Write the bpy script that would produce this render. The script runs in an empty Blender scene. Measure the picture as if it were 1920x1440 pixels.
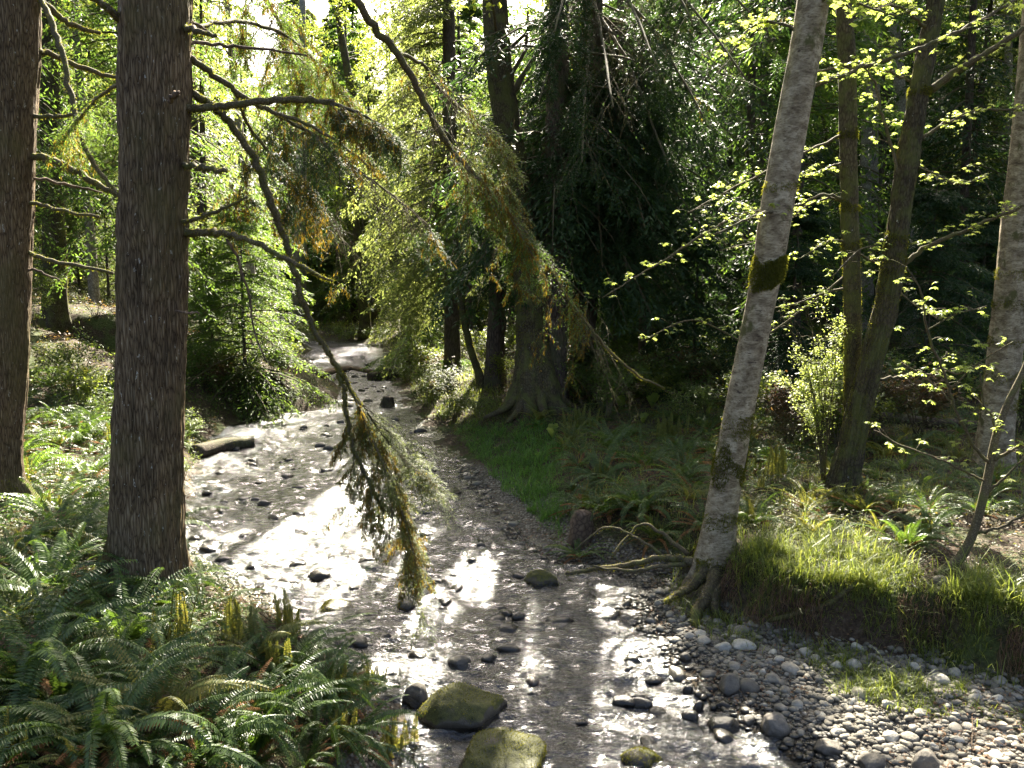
import bpy, math, numpy as np
from mathutils import Vector
R = math.radians
sc = bpy.context.scene
# ------------------------------------------------------------------ camera
CAM = np.array([0.0, 0.0, 4.0]); PITCH = R(6.8); F = 1507.0
cd = bpy.data.cameras.new("camera"); cam = bpy.data.objects.new("camera", cd); sc.collection.objects.link(cam)
cam.location = CAM; cam.rotation_euler = (R(90) - PITCH, 0, 0)
cd.sensor_fit = 'HORIZONTAL'; cd.sensor_width = 36; cd.lens = 36 * F / 1920; cd.clip_start = 0.05; cd.clip_end = 900
sc.camera = cam
# ------------------------------------------------------------------ light
SUN_EL, SUN_AZ = R(41), R(6)
SUN = np.array([math.sin(SUN_AZ) * math.cos(SUN_EL), math.cos(SUN_AZ) * math.cos(SUN_EL), math.sin(SUN_EL)])
w = bpy.data.worlds.new("World"); sc.world = w; w.use_nodes = True
nt = w.node_tree; bg = nt.nodes['Background']; sky = nt.nodes.new('ShaderNodeTexSky'); sky.sky_type = 'NISHITA'
sky.sun_disc = False; sky.sun_elevation = SUN_EL; sky.sun_rotation = SUN_AZ; sky.air_density = 0.8; sky.dust_density = 6.0; sky.ozone_density = 1.0
nt.links.new(sky.outputs[0], bg.inputs[0]); bg.inputs[1].default_value = 0.055
sl = bpy.data.lights.new("sun", 'SUN'); sl.energy = 5.0; sl.angle = R(0.5); sl.color = (1.0, 0.92, 0.76)
so = bpy.data.objects.new("sun", sl); sc.collection.objects.link(so); so.location = (0, 0, 60)
so.rotation_euler = Vector(SUN).to_track_quat('Z', 'Y').to_euler()
sc.view_settings.view_transform = 'Standard'; sc.view_settings.look = 'None'; sc.view_settings.gamma = 1; sc.view_settings.exposure = 3.05
sc.cycles.use_denoising = True; sc.cycles.max_bounces = 8; sc.cycles.diffuse_bounces = 3; sc.cycles.glossy_bounces = 3
sc.cycles.transmission_bounces = 4; sc.cycles.transparent_max_bounces = 8; sc.cycles.sample_clamp_indirect = 6
sc.cycles.use_adaptive_sampling = True; sc.cycles.adaptive_threshold = 0.02; sc.cycles.caustics_reflective = False; sc.cycles.caustics_refractive = False

# ------------------------------------------------------------------ noise + maths helpers
def RNG(s): return np.random.default_rng(s)
def hsh(i, j, k, s=0):
    n = (i * 374761393 + j * 668265263 + k * 2147483647 % 1274126177 + k * 1103515245 + s * 974634777) & 0xffffffff
    n = ((n ^ (n >> 13)) * 1274126177) & 0xffffffff
    return ((n ^ (n >> 16)) & 0xffff) / 65535.0
def vn(x, y, z=0.0, s=0):
    x, y, z = np.broadcast_arrays(np.asarray(x, float), y, z)
    i = np.floor(x).astype(np.int64); j = np.floor(y).astype(np.int64); k = np.floor(z).astype(np.int64)
    u, v, t = x - i, y - j, z - k
    u = u * u * (3 - 2 * u); v = v * v * (3 - 2 * v); t = t * t * (3 - 2 * t)
    L = lambda a, b, c: a + (b - a) * c
    f = lambda a, b, c: hsh(i + a, j + b, k + c, s)
    return L(L(L(f(0,0,0), f(1,0,0), u), L(f(0,1,0), f(1,1,0), u), v), L(L(f(0,0,1), f(1,0,1), u), L(f(0,1,1), f(1,1,1), u), v), t) * 2 - 1
def fbm(x, y, z=0.0, o=3, s=0):
    r = 0; a = 1.0
    for q in range(o):
        r = r + a * vn(np.asarray(x) * 2 ** q, np.asarray(y) * 2 ** q, np.asarray(z) * 2 ** q, s + q); a *= .5
    return r / (2 - 2 * .5 ** o)
def sst(a, b, x):
    t = np.clip((x - a) / (b - a), 0, 1); return t * t * (3 - 2 * t)
def nrm(v): return v / np.maximum(np.linalg.norm(v, axis=-1, keepdims=True), 1e-9)
CP, SP = math.cos(PITCH), math.sin(PITCH)
def ray(px, py):
    u = (720 - py) / F
    return np.array([(px - 960) / F, CP + u * SP, -SP + u * CP])
def PX(px, py, Y):                 # the point seen at a photo pixel, at ground distance Y
    d = ray(px, py); return CAM + d * (Y / d[1])
def G0(px, py, z=0.0):
    d = ray(px, py); return CAM + d * ((z - 4.0) / d[2])
def proj(P):
    q = P - CAM; dep = q[..., 1] * CP - q[..., 2] * SP; up = q[..., 1] * SP + q[..., 2] * CP
    dep = np.where(dep > .05, dep, .05)
    return 960 + F * q[..., 0] / dep, 720 - F * up / dep
def inpoly(x, y, poly):
    c = np.zeros(np.shape(x), bool); n = len(poly)
    for i in range(n):
        x0, y0 = poly[i]; x1, y1 = poly[i - 1]
        if y0 == y1: continue
        c ^= ((y0 > y) != (y1 > y)) & (x < (x1 - x0) * (y - y0) / (y1 - y0) + x0)
    return c
def smooth(P, n=6):                # Catmull-Rom through the rows of P
    P = np.asarray(P, float); Q = np.vstack([2 * P[0] - P[1], P, 2 * P[-1] - P[-2]]); out = []
    for i in range(1, len(Q) - 2):
        for t in np.arange(n) / n:
            a, b, c, d = Q[i-1:i+3]
            out.append(.5 * (2*b + (c-a)*t + (2*a-5*b+4*c-d)*t*t + (3*b-a-3*c+d)*t**3))
    out.append(P[-1]); return np.array(out)

# ------------------------------------------------------------------ terrain shape
LE = [(760,1440),(760,1330),(680,1262),(600,1200),(520,1160),(400,1110),(338,1062),(345,1000),(368,930),(384,870),(400,822),(468,785),(600,771),(640,747),(645,728),(600,702),(568,690),(560,672),(590,655)]
RE = [(1530,1440),(1400,1370),(1290,1290),(1200,1190),(1165,1125),(1200,1088),(1060,1066),(990,1050),(950,1010),(920,970),(880,930),(850,880),(822,850),(800,810),(772,785),(748,760),(735,730),(705,700),(722,685),(715,655)]
def edge(l):
    P = np.array([G0(*p)[:2] for p in l]); ys = P[:, 1].copy()
    for i in range(1, len(ys)): ys[i] = max(ys[i], ys[i-1] + .05)
    return ys, P[:, 0]
LY, LX = edge(LE); RY, RX = edge(RE)
LY = np.concatenate([[-3], LY, [62, 75]]); LX = np.concatenate([[-1.6], LX, [-20, -34]])
RY = np.concatenate([[-3], RY, [60, 68, 75]]); RX = np.concatenate([[6.5], RX, [-12, -22, -32.5]])
BE = [(1920,1300,.25),(1700,1248,.25),(1560,1215,.25),(1400,1185,.2),(1290,1110,.1)]
BP = np.array([G0(*p)[:2] for p in BE]); BY = np.concatenate([[2, 5.4, 6.4], BP[:, 1], [10.6]]); BX = np.concatenate([[14, 9.5, 6.6], BP[:, 0], [1.4]])
def dists(x, y):
    dy = .3
    xl = np.interp(y, LY, LX); xr = np.interp(y, RY, RX)
    sl_ = (np.interp(y+dy, LY, LX) - np.interp(y-dy, LY, LX)) / (2*dy); sr = (np.interp(y+dy, RY, RX) - np.interp(y-dy, RY, RX)) / (2*dy)
    return (xl - x) / np.sqrt(1 + np.minimum(sl_**2, 4)), (x - xr) / np.sqrt(1 + np.minimum(sr**2, 4))
def bankd(x, y):
    b = np.interp(y, BY, BX); xr = np.interp(y, RY, RX)
    s = (np.interp(y+.2, BY, BX) - np.interp(y-.2, BY, BX)) / .4
    near = (x - b) / np.sqrt(1 + np.minimum(s**2, 9))
    return np.where(y < 10.2, near, np.minimum(x - xr - .35, 50)) + .26 * fbm(x * 1.4, y * 1.4, 0, 2, 71) * (y < 12) + .07 * fbm(x * 6, y * 6, 0, 2, 72)
def height(x, y):
    x = np.asarray(x, float); y = np.asarray(y, float)
    dL, dR = dists(x, y); dB = bankd(x, y)
    bed = -.24 * np.sqrt(np.clip(np.minimum(-dL, -dR), 0, 1.2))
    steep = sst(10.0, 11.5, y)
    zr = np.clip(dR * .16, 0, .28) * (1 - .5 * steep) + (.62 - .0 * steep) * sst(0, .4 + 2.0 * steep, dB) + .022 * np.clip(dB, 0, 60)
    zr = zr + sst(26, 60, y) * sst(2, 14, x) * np.clip(y - 26, 0, 34) * .22
    zl = .95 * sst(0, 1.5, dL) + .10 * np.clip(dL, 0, 14) + 1.5 * sst(14, 27, y) * sst(1, 7, dL) + sst(30, 70, y) * sst(0, 12, dL) * np.clip(y - 30, 0, 60) * .05
    z = np.where((dL < 0) & (dR < 0), bed, np.where(dR >= 0, zr, zl))
    out = np.maximum(dL, dR)
    n = fbm(x * .8, y * .8, 0, 3, 3) * .14 * sst(.4, 1.6, out) * np.where(dR > 0, sst(0, 1.2, dB), 1) + fbm(x * 3, y * 3, 0, 2, 9) * .035 * sst(-.1, .6, out) + fbm(x * 4, y * 4, 0, 2, 5) * .03
    far = np.minimum(sst(66, 110, y) * np.clip(y - 66, 0, 60) * .16, 6)
    return z + n + far
def G(px, py):                     # the ground point seen at a photo pixel
    d = ray(px, py); t = np.arange(3.5, 95, .04) / d[1]; P = CAM + d * t[:, None]
    h = height(P[:, 0], P[:, 1]); k = np.argmax(P[:, 2] < h)
    if not (P[:, 2] < h).any(): k = len(t) - 1
    return P[k]

# ------------------------------------------------------------------ where the canopy lets the sun through
LIT = [([(590,900),(640,860),(700,860),(710,980),(660,1010),(600,960)], 0), ([(1430,1000),(1640,985),(1700,1090),(1800,1105),(1925,1165),(1925,1240),(1800,1205),(1650,1160),(1500,1110)], .95), ([(1430,980),(1640,965),(1700,1070),(1800,1085),(1925,1145),(1925,1220),(1800,1190),(1650,1140),(1500,1090)], 1.15),
       ([(1530,1235),(1700,1275),(1850,1320),(1925,1340),(1925,1570),(1640,1570),(1560,1350)], .25),
       ([(1055,1085),(1190,1100),(1330,1280),(1440,1570),(1060,1570),(1070,1250)], 0), ([(960,1110),(1025,1120),(1000,1570),(940,1570),(950,1280)], 0),
       ([(300,1170),(480,1130),(640,1215),(740,1340),(640,1400),(480,1330),(310,1340)], 1.1), ([(300,1130),(480,1090),(640,1190),(740,1320),(640,1380),(480,1310),(310,1300)], 1.55), ([(0,1010),(120,1010),(120,1085),(0,1085)], 1.6),
       ([(590,590),(730,600),(740,690),(590,660)], .8), ([(800,690),(900,690),(900,740),(800,740)], .9),
       ([(60,595),(190,595),(190,630),(60,630)], 2.8), ([(330,640),(420,640),(420,720),(330,720)], 1.3), ([(1830,1000),(1920,1000),(1920,1080),(1830,1060)], 1.0)]
LT = [(PX(700,850,8.9), .45), (PX(790,880,9.0), .5), (PX(800,1020,9.0), .4), (PX(1530,620,12), .7), (PX(1500,740,12), .5), (PX(1640,650,12.6), .3), (PX(1600,850,12.6), .3),
      (PX(1800,650,11.5), .8), (PX(1500,320,11), .8), (PX(1700,250,12), .8), (PX(1320,460,11.5), .6), (PX(1420,120,11), .6), (PX(900,480,15), .6), (PX(970,560,15), .6), (PX(800,120,20), 1.6), (PX(870,260,20), 1.5), (PX(760,300,20), 1.2)]
def shade_keep(P, rng):            # False where a leaf would stand in one of those sun shafts
    k = np.ones(len(P), bool); jit = rng.normal(0, .10, (len(P), 3)) * [1, 1, 0]
    for z0 in sorted({q[1] for q in LIT}):
        t = (P[:, 2] - z0) / SUN[2]; Q = P - SUN * t[:, None] + jit; x, y = proj(Q); v = (Q[:, 1] > 3) & (t > .7)
        for poly, zz in LIT:
            if zz == z0: k &= ~(v & inpoly(x, y, poly))
    for T, r in LT:
        q = P - T; a = q @ SUN; d = np.linalg.norm(q - a[:, None] * SUN, axis=1); k &= ~((a > 1.2) & (d < r))
    return k | (rng.random(len(P)) < .004)

# ------------------------------------------------------------------ mesh building
class MB:
    def __init__(s): s.v = []; s.q = []; s.t = []; s.n = 0
    def add(s, v, q=None, t=None):
        v = np.asarray(v, np.float32).reshape(-1, 3)
        if q is not None and len(q): s.q.append(np.asarray(q, np.int32).reshape(-1, 4) + s.n)
        if t is not None and len(t): s.t.append(np.asarray(t, np.int32).reshape(-1, 3) + s.n)
        s.v.append(v); s.n += len(v)
    def mesh(s, name, mat, smooth_=True, origin=(0, 0, 0)):
        me = bpy.data.meshes.new(name)
        v = (np.vstack(s.v) if s.v else np.zeros((0, 3))) - np.asarray(origin)
        q = np.vstack(s.q) if s.q else np.zeros((0, 4), np.int32); t = np.vstack(s.t) if s.t else np.zeros((0, 3), np.int32)
        me.vertices.add(len(v)); me.vertices.foreach_set('co', v.astype(np.float32).ravel())
        li = np.concatenate([q.ravel(), t.ravel()]); me.loops.add(len(li)); me.loops.foreach_set('vertex_index', li.astype(np.int32))
        ls = np.concatenate([np.arange(len(q)) * 4, len(q) * 4 + np.arange(len(t)) * 3]); me.polygons.add(len(ls))
        me.polygons.foreach_set('loop_start', ls.astype(np.int32)); me.polygons.foreach_set('use_smooth', np.full(len(ls), smooth_, bool))
        me.update(calc_edges=True)
        me.materials.append(mat); return me
    def build(s, name, mat, parent=None, smooth_=True, origin=None):
        if origin is None: origin = (0, 0, 0)
        o = bpy.data.objects.new(name, s.mesh(name, mat, smooth_, origin)); sc.collection.objects.link(o)
        if parent is not None: o.parent = parent
        else: o.location = origin
        return o
def tag(o, label=None, cat=None, group=None, kind=None):
    for k, v in (('label', label), ('category', cat), ('group', group), ('kind', kind)):
        if v: o[k] = v
    return o
def empty(name, loc, label, cat, group=None):
    o = bpy.data.objects.new(name, None); sc.collection.objects.link(o); o.location = loc; o.empty_display_size = .2
    return tag(o, label, cat, group)
def tube(mb, P, r, n=8, disp=None):
    P = np.asarray(P, float); r = np.broadcast_to(np.asarray(r, float), (len(P),))
    T = nrm(np.gradient(P, axis=0)); a = np.array([1.0, 0, 0]) if abs(T[0][0]) < .9 else np.array([0, 1.0, 0])
    N = []; u = nrm(np.cross(T[0], a))
    for t in T: u = nrm(u - t * (u @ t)); N.append(u)
    N = np.array(N); B = np.cross(T, N); an = np.arange(n) * 2 * np.pi / n
    rr = r[:, None] * np.ones(n) if disp is None else disp(r, an, P)
    V = P[:, None] + rr[..., None] * (np.cos(an)[None, :, None] * N[:, None] + np.sin(an)[None, :, None] * B[:, None])
    i = np.arange(len(P) - 1)[:, None] * n; j = np.arange(n)[None]; k = (j + 1) % n
    q = np.stack([i + j, i + k, i + n + k, i + n + j], -1).reshape(-1, 4)
    m = len(P) * n; V = np.vstack([V.reshape(-1, 3), P[-1:] + T[-1] * r[-1] * .3, P[:1]]); e = m - n; j = np.arange(n); k = (j + 1) % n
    mb.add(V, q, np.concatenate([np.stack([e + j, e + k, np.full(n, m)], -1), np.stack([k, j, np.full(n, m + 1)], -1)]))
class LV:                          # many small leaves: kite shaped faces
    def __init__(s): s.a = []
    def add(s, P, D, S, L, W):
        n = len(P); s.a.append((P, nrm(D), nrm(S), np.broadcast_to(L, (n,)), np.broadcast_to(W, (n,))))
    def into(s, mb, rng=None, cull=True):
        if not s.a: return
        P, D, S, L, W = [np.concatenate([x[i] for x in s.a]) for i in range(5)]
        if cull: k = shade_keep(P, rng or RNG(1)); P, D, S, L, W = P[k], D[k], S[k], L[k], W[k]
        N = np.cross(D, S); m = P + D * (L * .42)[:, None] + N * (W * .12)[:, None]
        V = np.stack([P, m + S * (W / 2)[:, None], P + D * L[:, None], m - S * (W / 2)[:, None]], 1)
        mb.add(V.reshape(-1, 3), np.arange(len(P) * 4).reshape(-1, 4))
def perp(D, rng): return nrm(np.cross(D, rng.normal(0, 1, D.shape)))

# ------------------------------------------------------------------ materials
def mat(name):
    m = bpy.data.materials.new(name); m.use_nodes = True; t = m.node_tree; t.nodes.clear()
    o = t.nodes.new('ShaderNodeOutputMaterial'); return m, t, o
def nd(t, ty, **k):
    n = t.nodes.new('ShaderNode' + ty)
    for a, b in k.items():
        if a == 'inp':
            for i, v in b.items():
                if hasattr(v, 'links'): t.links.new(v, n.inputs[i])
                else: n.inputs[i].default_value = v
        else: setattr(n, a, b)
    return n
def c4(c): return (*c, 1.0)
def ramp(t, fac, stops):
    r = nd(t, 'ValToRGB', inp={0: fac}); e = r.color_ramp.elements
    while len(e) < len(stops): e.new(.5)
    for i, (p, c) in enumerate(stops): e[i].position = p; e[i].color = c4(c) if len(c) == 3 else c
    return r.outputs[0]
def coord(t, scale=(1, 1, 1)):
    c = nd(t, 'TexCoord'); return nd(t, 'Mapping', inp={0: c.outputs['Object'], 3: scale}).outputs[0]
def wpos(t, scale=(1, 1, 1)):
    c = nd(t, 'NewGeometry'); return nd(t, 'Mapping', inp={0: c.outputs['Position'], 3: scale}).outputs[0]
def leaf_mat(name, cols, tr=.5, tcol=None, rough=.45, spec=.3, patch=None):
    m, t, o = mat(name); g = nd(t, 'NewGeometry'); oi = nd(t, 'ObjectInfo')
    f = nd(t, 'Math', operation='MULTIPLY_ADD', inp={0: g.outputs['Random Per Island'], 1: .62, 2: nd(t, 'Math', operation='MULTIPLY', inp={0: oi.outputs['Random'], 1: .38}).outputs[0]}).outputs[0]
    n = len(cols); col = ramp(t, f, [(i / max(n - 1, 1), c) for i, c in enumerate(cols)])
    if patch:
        ns = nd(t, 'TexNoise', inp={'Vector': wpos(t), 'Scale': patch[1], 'Detail': 2})
        fc = ramp(t, ns.outputs[0], [(.5, (0,0,0)), (.62, (1,1,1))])
        col = nd(t, 'MixRGB', inp={0: fc, 1: col, 2: c4(patch[0])}).outputs[0]
    d = nd(t, 'BsdfPrincipled', inp={'Base Color': col, 'Roughness': rough, 'Specular IOR Level': spec})
    tc = nd(t, 'MixRGB', blend_type='MULTIPLY', inp={0: 1.0, 1: col, 2: c4(tcol or (3, 3, 1.4))}); tc.use_clamp = False
    tl = nd(t, 'BsdfTranslucent', inp={0: tc.outputs[0]})
    mx = nd(t, 'MixShader', inp={0: tr, 1: d.outputs[0], 2: tl.outputs[0]}); t.links.new(mx.outputs[0], o.inputs[0]); return m
def bark_mat(name, cols, scale=(14, 14, 2.2), bump=.02, moss=None, spots=None, rough=.85):
    m, t, o = mat(name); v = wpos(t, scale)
    n1 = nd(t, 'TexNoise', inp={'Vector': v, 'Scale': 1.0, 'Detail': 6, 'Roughness': .65, 'Distortion': .4})
    vo = nd(t, 'TexVoronoi', feature='DISTANCE_TO_EDGE', inp={'Vector': nd(t, 'MixRGB', blend_type='ADD', inp={0: .5, 1: v, 2: n1.outputs['Color']}).outputs[0], 'Scale': 1.3})
    hgt = nd(t, 'Math', operation='MULTIPLY', inp={0: nd(t, 'Math', operation='POWER', inp={0: vo.outputs[0], 1: .5}).outputs[0], 1: n1.outputs[0]}).outputs[0]
    col = ramp(t, hgt, [(0.02, cols[0]), (.22, cols[1]), (.55, cols[2])])
    n2 = nd(t, 'TexNoise', inp={'Vector': wpos(t), 'Scale': 2.2, 'Detail': 4})
    col = nd(t, 'MixRGB', blend_type='MULTIPLY', inp={0: .7, 1: col, 2: ramp(t, n2.outputs[0], [(.3, (.6,.6,.58)), (.7, (1.25,1.2,1.15))])}).outputs[0]
    if spots:
        s_ = nd(t, 'TexNoise', inp={'Vector': wpos(t, (1, 1, .45)), 'Scale': spots[1], 'Detail': 4, 'Roughness': .7})
        col = nd(t, 'MixRGB', inp={0: ramp(t, s_.outputs[0], [(spots[2], (0,0,0)), (spots[2] + .06, (1,1,1))]), 1: col, 2: c4(spots[0])}).outputs[0]
    if moss:
        s_ = nd(t, 'TexNoise', inp={'Vector': wpos(t), 'Scale': moss[1], 'Detail': 6, 'Roughness': .6})
        col = nd(t, 'MixRGB', inp={0: ramp(t, s_.outputs[0], [(moss[2], (0,0,0)), (moss[2] + .14, (.62,.62,.62))]), 1: col, 2: c4(moss[0])}).outputs[0]
    b = nd(t, 'Bump', inp={'Height': hgt, 'Strength': .9, 'Distance': bump})
    p = nd(t, 'BsdfPrincipled', inp={'Base Color': col, 'Roughness': rough, 'Specular IOR Level': .2, 'Normal': b.outputs[0]})
    t.links.new(p.outputs[0], o.inputs[0]); return m
M = {}
M['fir'] = bark_mat('fir_bark', [(.035,.022,.012), (.15,.108,.064), (.33,.27,.19)], (32, 32, 3.4), .03, moss=((.085,.075,.028), 1.1, .50), spots=((.42,.41,.36), 26, .64))
def alder_mat():
    m, t, o = mat('alder_bark'); n1 = nd(t, 'TexNoise', inp={'Vector': wpos(t, (5, 5, 9)), 'Scale': 1.0, 'Detail': 8, 'Roughness': .7, 'Distortion': .5}); n2 = nd(t, 'TexNoise', inp={'Vector': wpos(t, (22, 22, 60)), 'Scale': 1.0, 'Detail': 4, 'Roughness': .6}); n3 = nd(t, 'TexNoise', inp={'Vector': wpos(t, (9, 9, 30)), 'Scale': 1.0, 'Detail': 3})
    n4 = nd(t, 'TexNoise', inp={'Vector': wpos(t, (3, 3, 2.2)), 'Scale': 1.0, 'Detail': 7, 'Roughness': .65})
    col = ramp(t, n1.outputs[0], [(.30, (.08,.058,.035)), (.45, (.19,.15,.095)), (.56, (.31,.26,.175)), (.70, (.46,.395,.28))])
    col = nd(t, 'MixRGB', blend_type='MULTIPLY', inp={0: .8, 1: col, 2: ramp(t, n2.outputs[0], [(.32, (.45,.40,.34)), (.52, (1.05,1.05,1.05))])}).outputs[0]
    col = nd(t, 'MixRGB', inp={0: ramp(t, n3.outputs[0], [(.66, (0,0,0)), (.70, (1,1,1))]), 1: col, 2: (.07,.05,.035,1)}).outputs[0]
    col = nd(t, 'MixRGB', inp={0: ramp(t, n4.outputs[0], [(.57, (0,0,0)), (.63, (1,1,1))]), 1: col, 2: (.085,.08,.03,1)}).outputs[0]
    b = nd(t, 'Bump', inp={'Height': n2.outputs[0], 'Strength': .7, 'Distance': .006}); p = nd(t, 'BsdfPrincipled', inp={'Base Color': col, 'Roughness': .8, 'Specular IOR Level': .2, 'Normal': b.outputs[0]}); t.links.new(p.outputs[0], o.inputs[0]); return m
M['alder'] = alder_mat()
M['mossbark'] = bark_mat('mossy_bark', [(.025,.02,.012), (.075,.062,.035), (.14,.125,.075)], (20, 20, 8), .01, moss=((.09,.10,.025), 3.5, .46), spots=((.35,.35,.32), 24, .66))
M['dark'] = bark_mat('dark_bark', [(.03,.022,.018), (.09,.07,.055), (.17,.14,.12)], (16, 16, 3), .03, moss=((.07,.075,.03), 1.2, .50))
M['pale'] = bark_mat('pale_bark', [(.12,.10,.08), (.28,.26,.22), (.42,.40,.35)], (8, 8, 6), .01, moss=((.09,.09,.04), 1.5, .55))
M['twig'] = bark_mat('twig_bark', [(.05,.04,.025), (.12,.10,.06), (.22,.19,.13)], (30, 30, 30), .004, moss=((.10,.11,.03), 6, .5))
M['deadwood'] = bark_mat('dead_wood', [(.05,.035,.025), (.14,.10,.07), (.28,.22,.16)], (9, 9, 9), .01)
M['reddead'] = leaf_mat('dead_fern', [(.10,.045,.018), (.22,.11,.045), (.30,.17,.08)], .3, (1.6,1.4,1.2), .7, .1)
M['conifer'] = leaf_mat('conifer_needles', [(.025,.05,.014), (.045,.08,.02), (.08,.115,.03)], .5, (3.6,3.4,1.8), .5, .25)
M['bright'] = leaf_mat('sun_toned_needles', [(.035,.052,.018), (.065,.085,.028), (.105,.12,.045)], .5, (3.6,3.4,2.3), .5, .25)  # paler copy of the needles, sunlight put into the leaf colour
M['deepgreen'] = leaf_mat('shade_toned_needles', [(.012,.028,.012), (.025,.05,.018), (.04,.065,.025)], .32, (2.4,2.4,1.3), .5, .2)  # darker, less translucent copy, the shade of unlit boughs put into the colour
M['moss'] = leaf_mat('hanging_moss', [(.05,.035,.014), (.09,.07,.022), (.15,.13,.035)], .42, (3.4,2.8,1.0), .8, .05)
M['trunkmoss'] = leaf_mat('trunk_moss', [(.05,.055,.015), (.085,.09,.02), (.12,.12,.03)], .4, (3.2,3.0,1.2), .8, .05)
M['maple'] = leaf_mat('maple_leaves', [(.12,.165,.035), (.17,.215,.055), (.22,.25,.08)], .6, (2.7,2.55,1.9), .4, .3)
M['alderleaf'] = leaf_mat('spring_leaves', [(.06,.09,.02), (.10,.135,.03), (.15,.175,.05)], .6, (3.0,2.7,1.3), .4, .3)
M['shrub'] = leaf_mat('shrub_leaves', [(.045,.075,.02), (.08,.12,.03), (.13,.165,.05)], .5, (2.8,2.6,1.4), .4, .35)
M['fern'] = leaf_mat('fern_leaves', [(.022,.048,.012), (.045,.080,.018), (.08,.12,.03)], .4, (3.2,3.0,1.4), .38, .42)
M['fernlight'] = leaf_mat('young_fern_leaves', [(.07,.085,.025), (.11,.13,.035), (.17,.16,.05)], .45, (2.4,2.1,1.1), .45, .3)
M['grass'] = leaf_mat('grass_blades', [(.06,.09,.022), (.11,.145,.038), (.18,.20,.065)], .5, (2.6,2.4,1.2), .45, .3)
M['deepgrass'] = leaf_mat('soft_grass', [(.045,.10,.025), (.08,.16,.04), (.12,.22,.06)], .5, (2.8,2.6,1.4), .45, .3)
M['cover'] = leaf_mat('ground_cover', [(.02,.035,.012), (.045,.065,.02), (.08,.09,.03), (.12,.08,.045)], .4, (2.6,2.4,1.4), .5, .3, patch=((.10,.06,.03), .8))
M['litter'] = leaf_mat('leaf_litter', [(.06,.035,.02), (.14,.08,.045), (.24,.16,.10)], .15, (1.5,1.3,1.1), .75, .15)
def ground_mat():
    m, t, o = mat('forest_floor'); p = wpos(t)
    n1 = nd(t, 'TexNoise', inp={'Vector': p, 'Scale': 1.1, 'Detail': 8, 'Roughness': .62}); n2 = nd(t, 'TexNoise', inp={'Vector': p, 'Scale': 22, 'Detail': 6, 'Roughness': .7})
    soil = ramp(t, n2.outputs[0], [(.3, (.016,.011,.007)), (.5, (.048,.033,.021)), (.7, (.10,.075,.05))])
    green = ramp(t, n2.outputs[0], [(.3, (.02,.03,.008)), (.6, (.07,.085,.025))])
    col = nd(t, 'MixRGB', inp={0: ramp(t, n1.outputs[0], [(.47, (0,0,0)), (.58, (1,1,1))]), 1: soil, 2: green}).outputs[0]
    z = nd(t, 'SeparateXYZ', inp={0: p}).outputs[2]
    vo = nd(t, 'TexVoronoi', inp={'Vector': p, 'Scale': 24, 'Randomness': 1.0})
    grav = nd(t, 'MixRGB', blend_type='MULTIPLY', inp={0: 1.0, 1: ramp(t, nd(t, 'SeparateXYZ', inp={0: vo.outputs['Color']}).outputs[0], [(0, (.09,.08,.065)), (.5, (.20,.185,.155)), (1, (.34,.32,.28))]), 2: ramp(t, vo.outputs['Distance'], [(.1, (1,1,1)), (.75, (.25,.22,.2))])}).outputs[0]
    zz = nd(t, 'Math', operation='ADD', inp={0: z, 1: nd(t, 'Math', operation='MULTIPLY', inp={0: n1.outputs[0], 1: .12}).outputs[0]}).outputs[0]
    ff = nd(t, 'MapRange', inp={0: nd(t, 'SeparateXYZ', inp={0: p}).outputs[1], 1: 15.0, 2: 19.0, 3: 0.0, 4: .34}).outputs[0]
    zz = nd(t, 'Math', operation='ADD', inp={0: zz, 1: ff}).outputs[0]
    col = nd(t, 'MixRGB', inp={0: ramp(t, zz, [(.30, (0,0,0)), (.40, (1,1,1))]), 1: grav, 2: col}).outputs[0]
    bedc = ramp(t, nd(t, 'SeparateXYZ', inp={0: vo.outputs['Color']}).outputs[1], [(0, (.02,.014,.008)), (1, (.10,.075,.045))])
    col = nd(t, 'MixRGB', inp={0: ramp(t, z, [(0, (0,0,0)), (.03, (1,1,1))]), 1: bedc, 2: col}).outputs[0]
    hh = nd(t, 'Math', operation='SUBTRACT', inp={0: n2.outputs[0], 1: nd(t, 'Math', operation='MULTIPLY', inp={0: vo.outputs['Distance'], 1: .6}).outputs[0]}).outputs[0]
    b = nd(t, 'Bump', inp={'Height': hh, 'Strength': .8, 'Distance': .04})
    s = nd(t, 'BsdfPrincipled', inp={'Base Color': col, 'Roughness': .9, 'Specular IOR Level': .2, 'Normal': b.outputs[0]}); t.links.new(s.outputs[0], o.inputs[0]); return m
M['ground'] = ground_mat()
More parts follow.
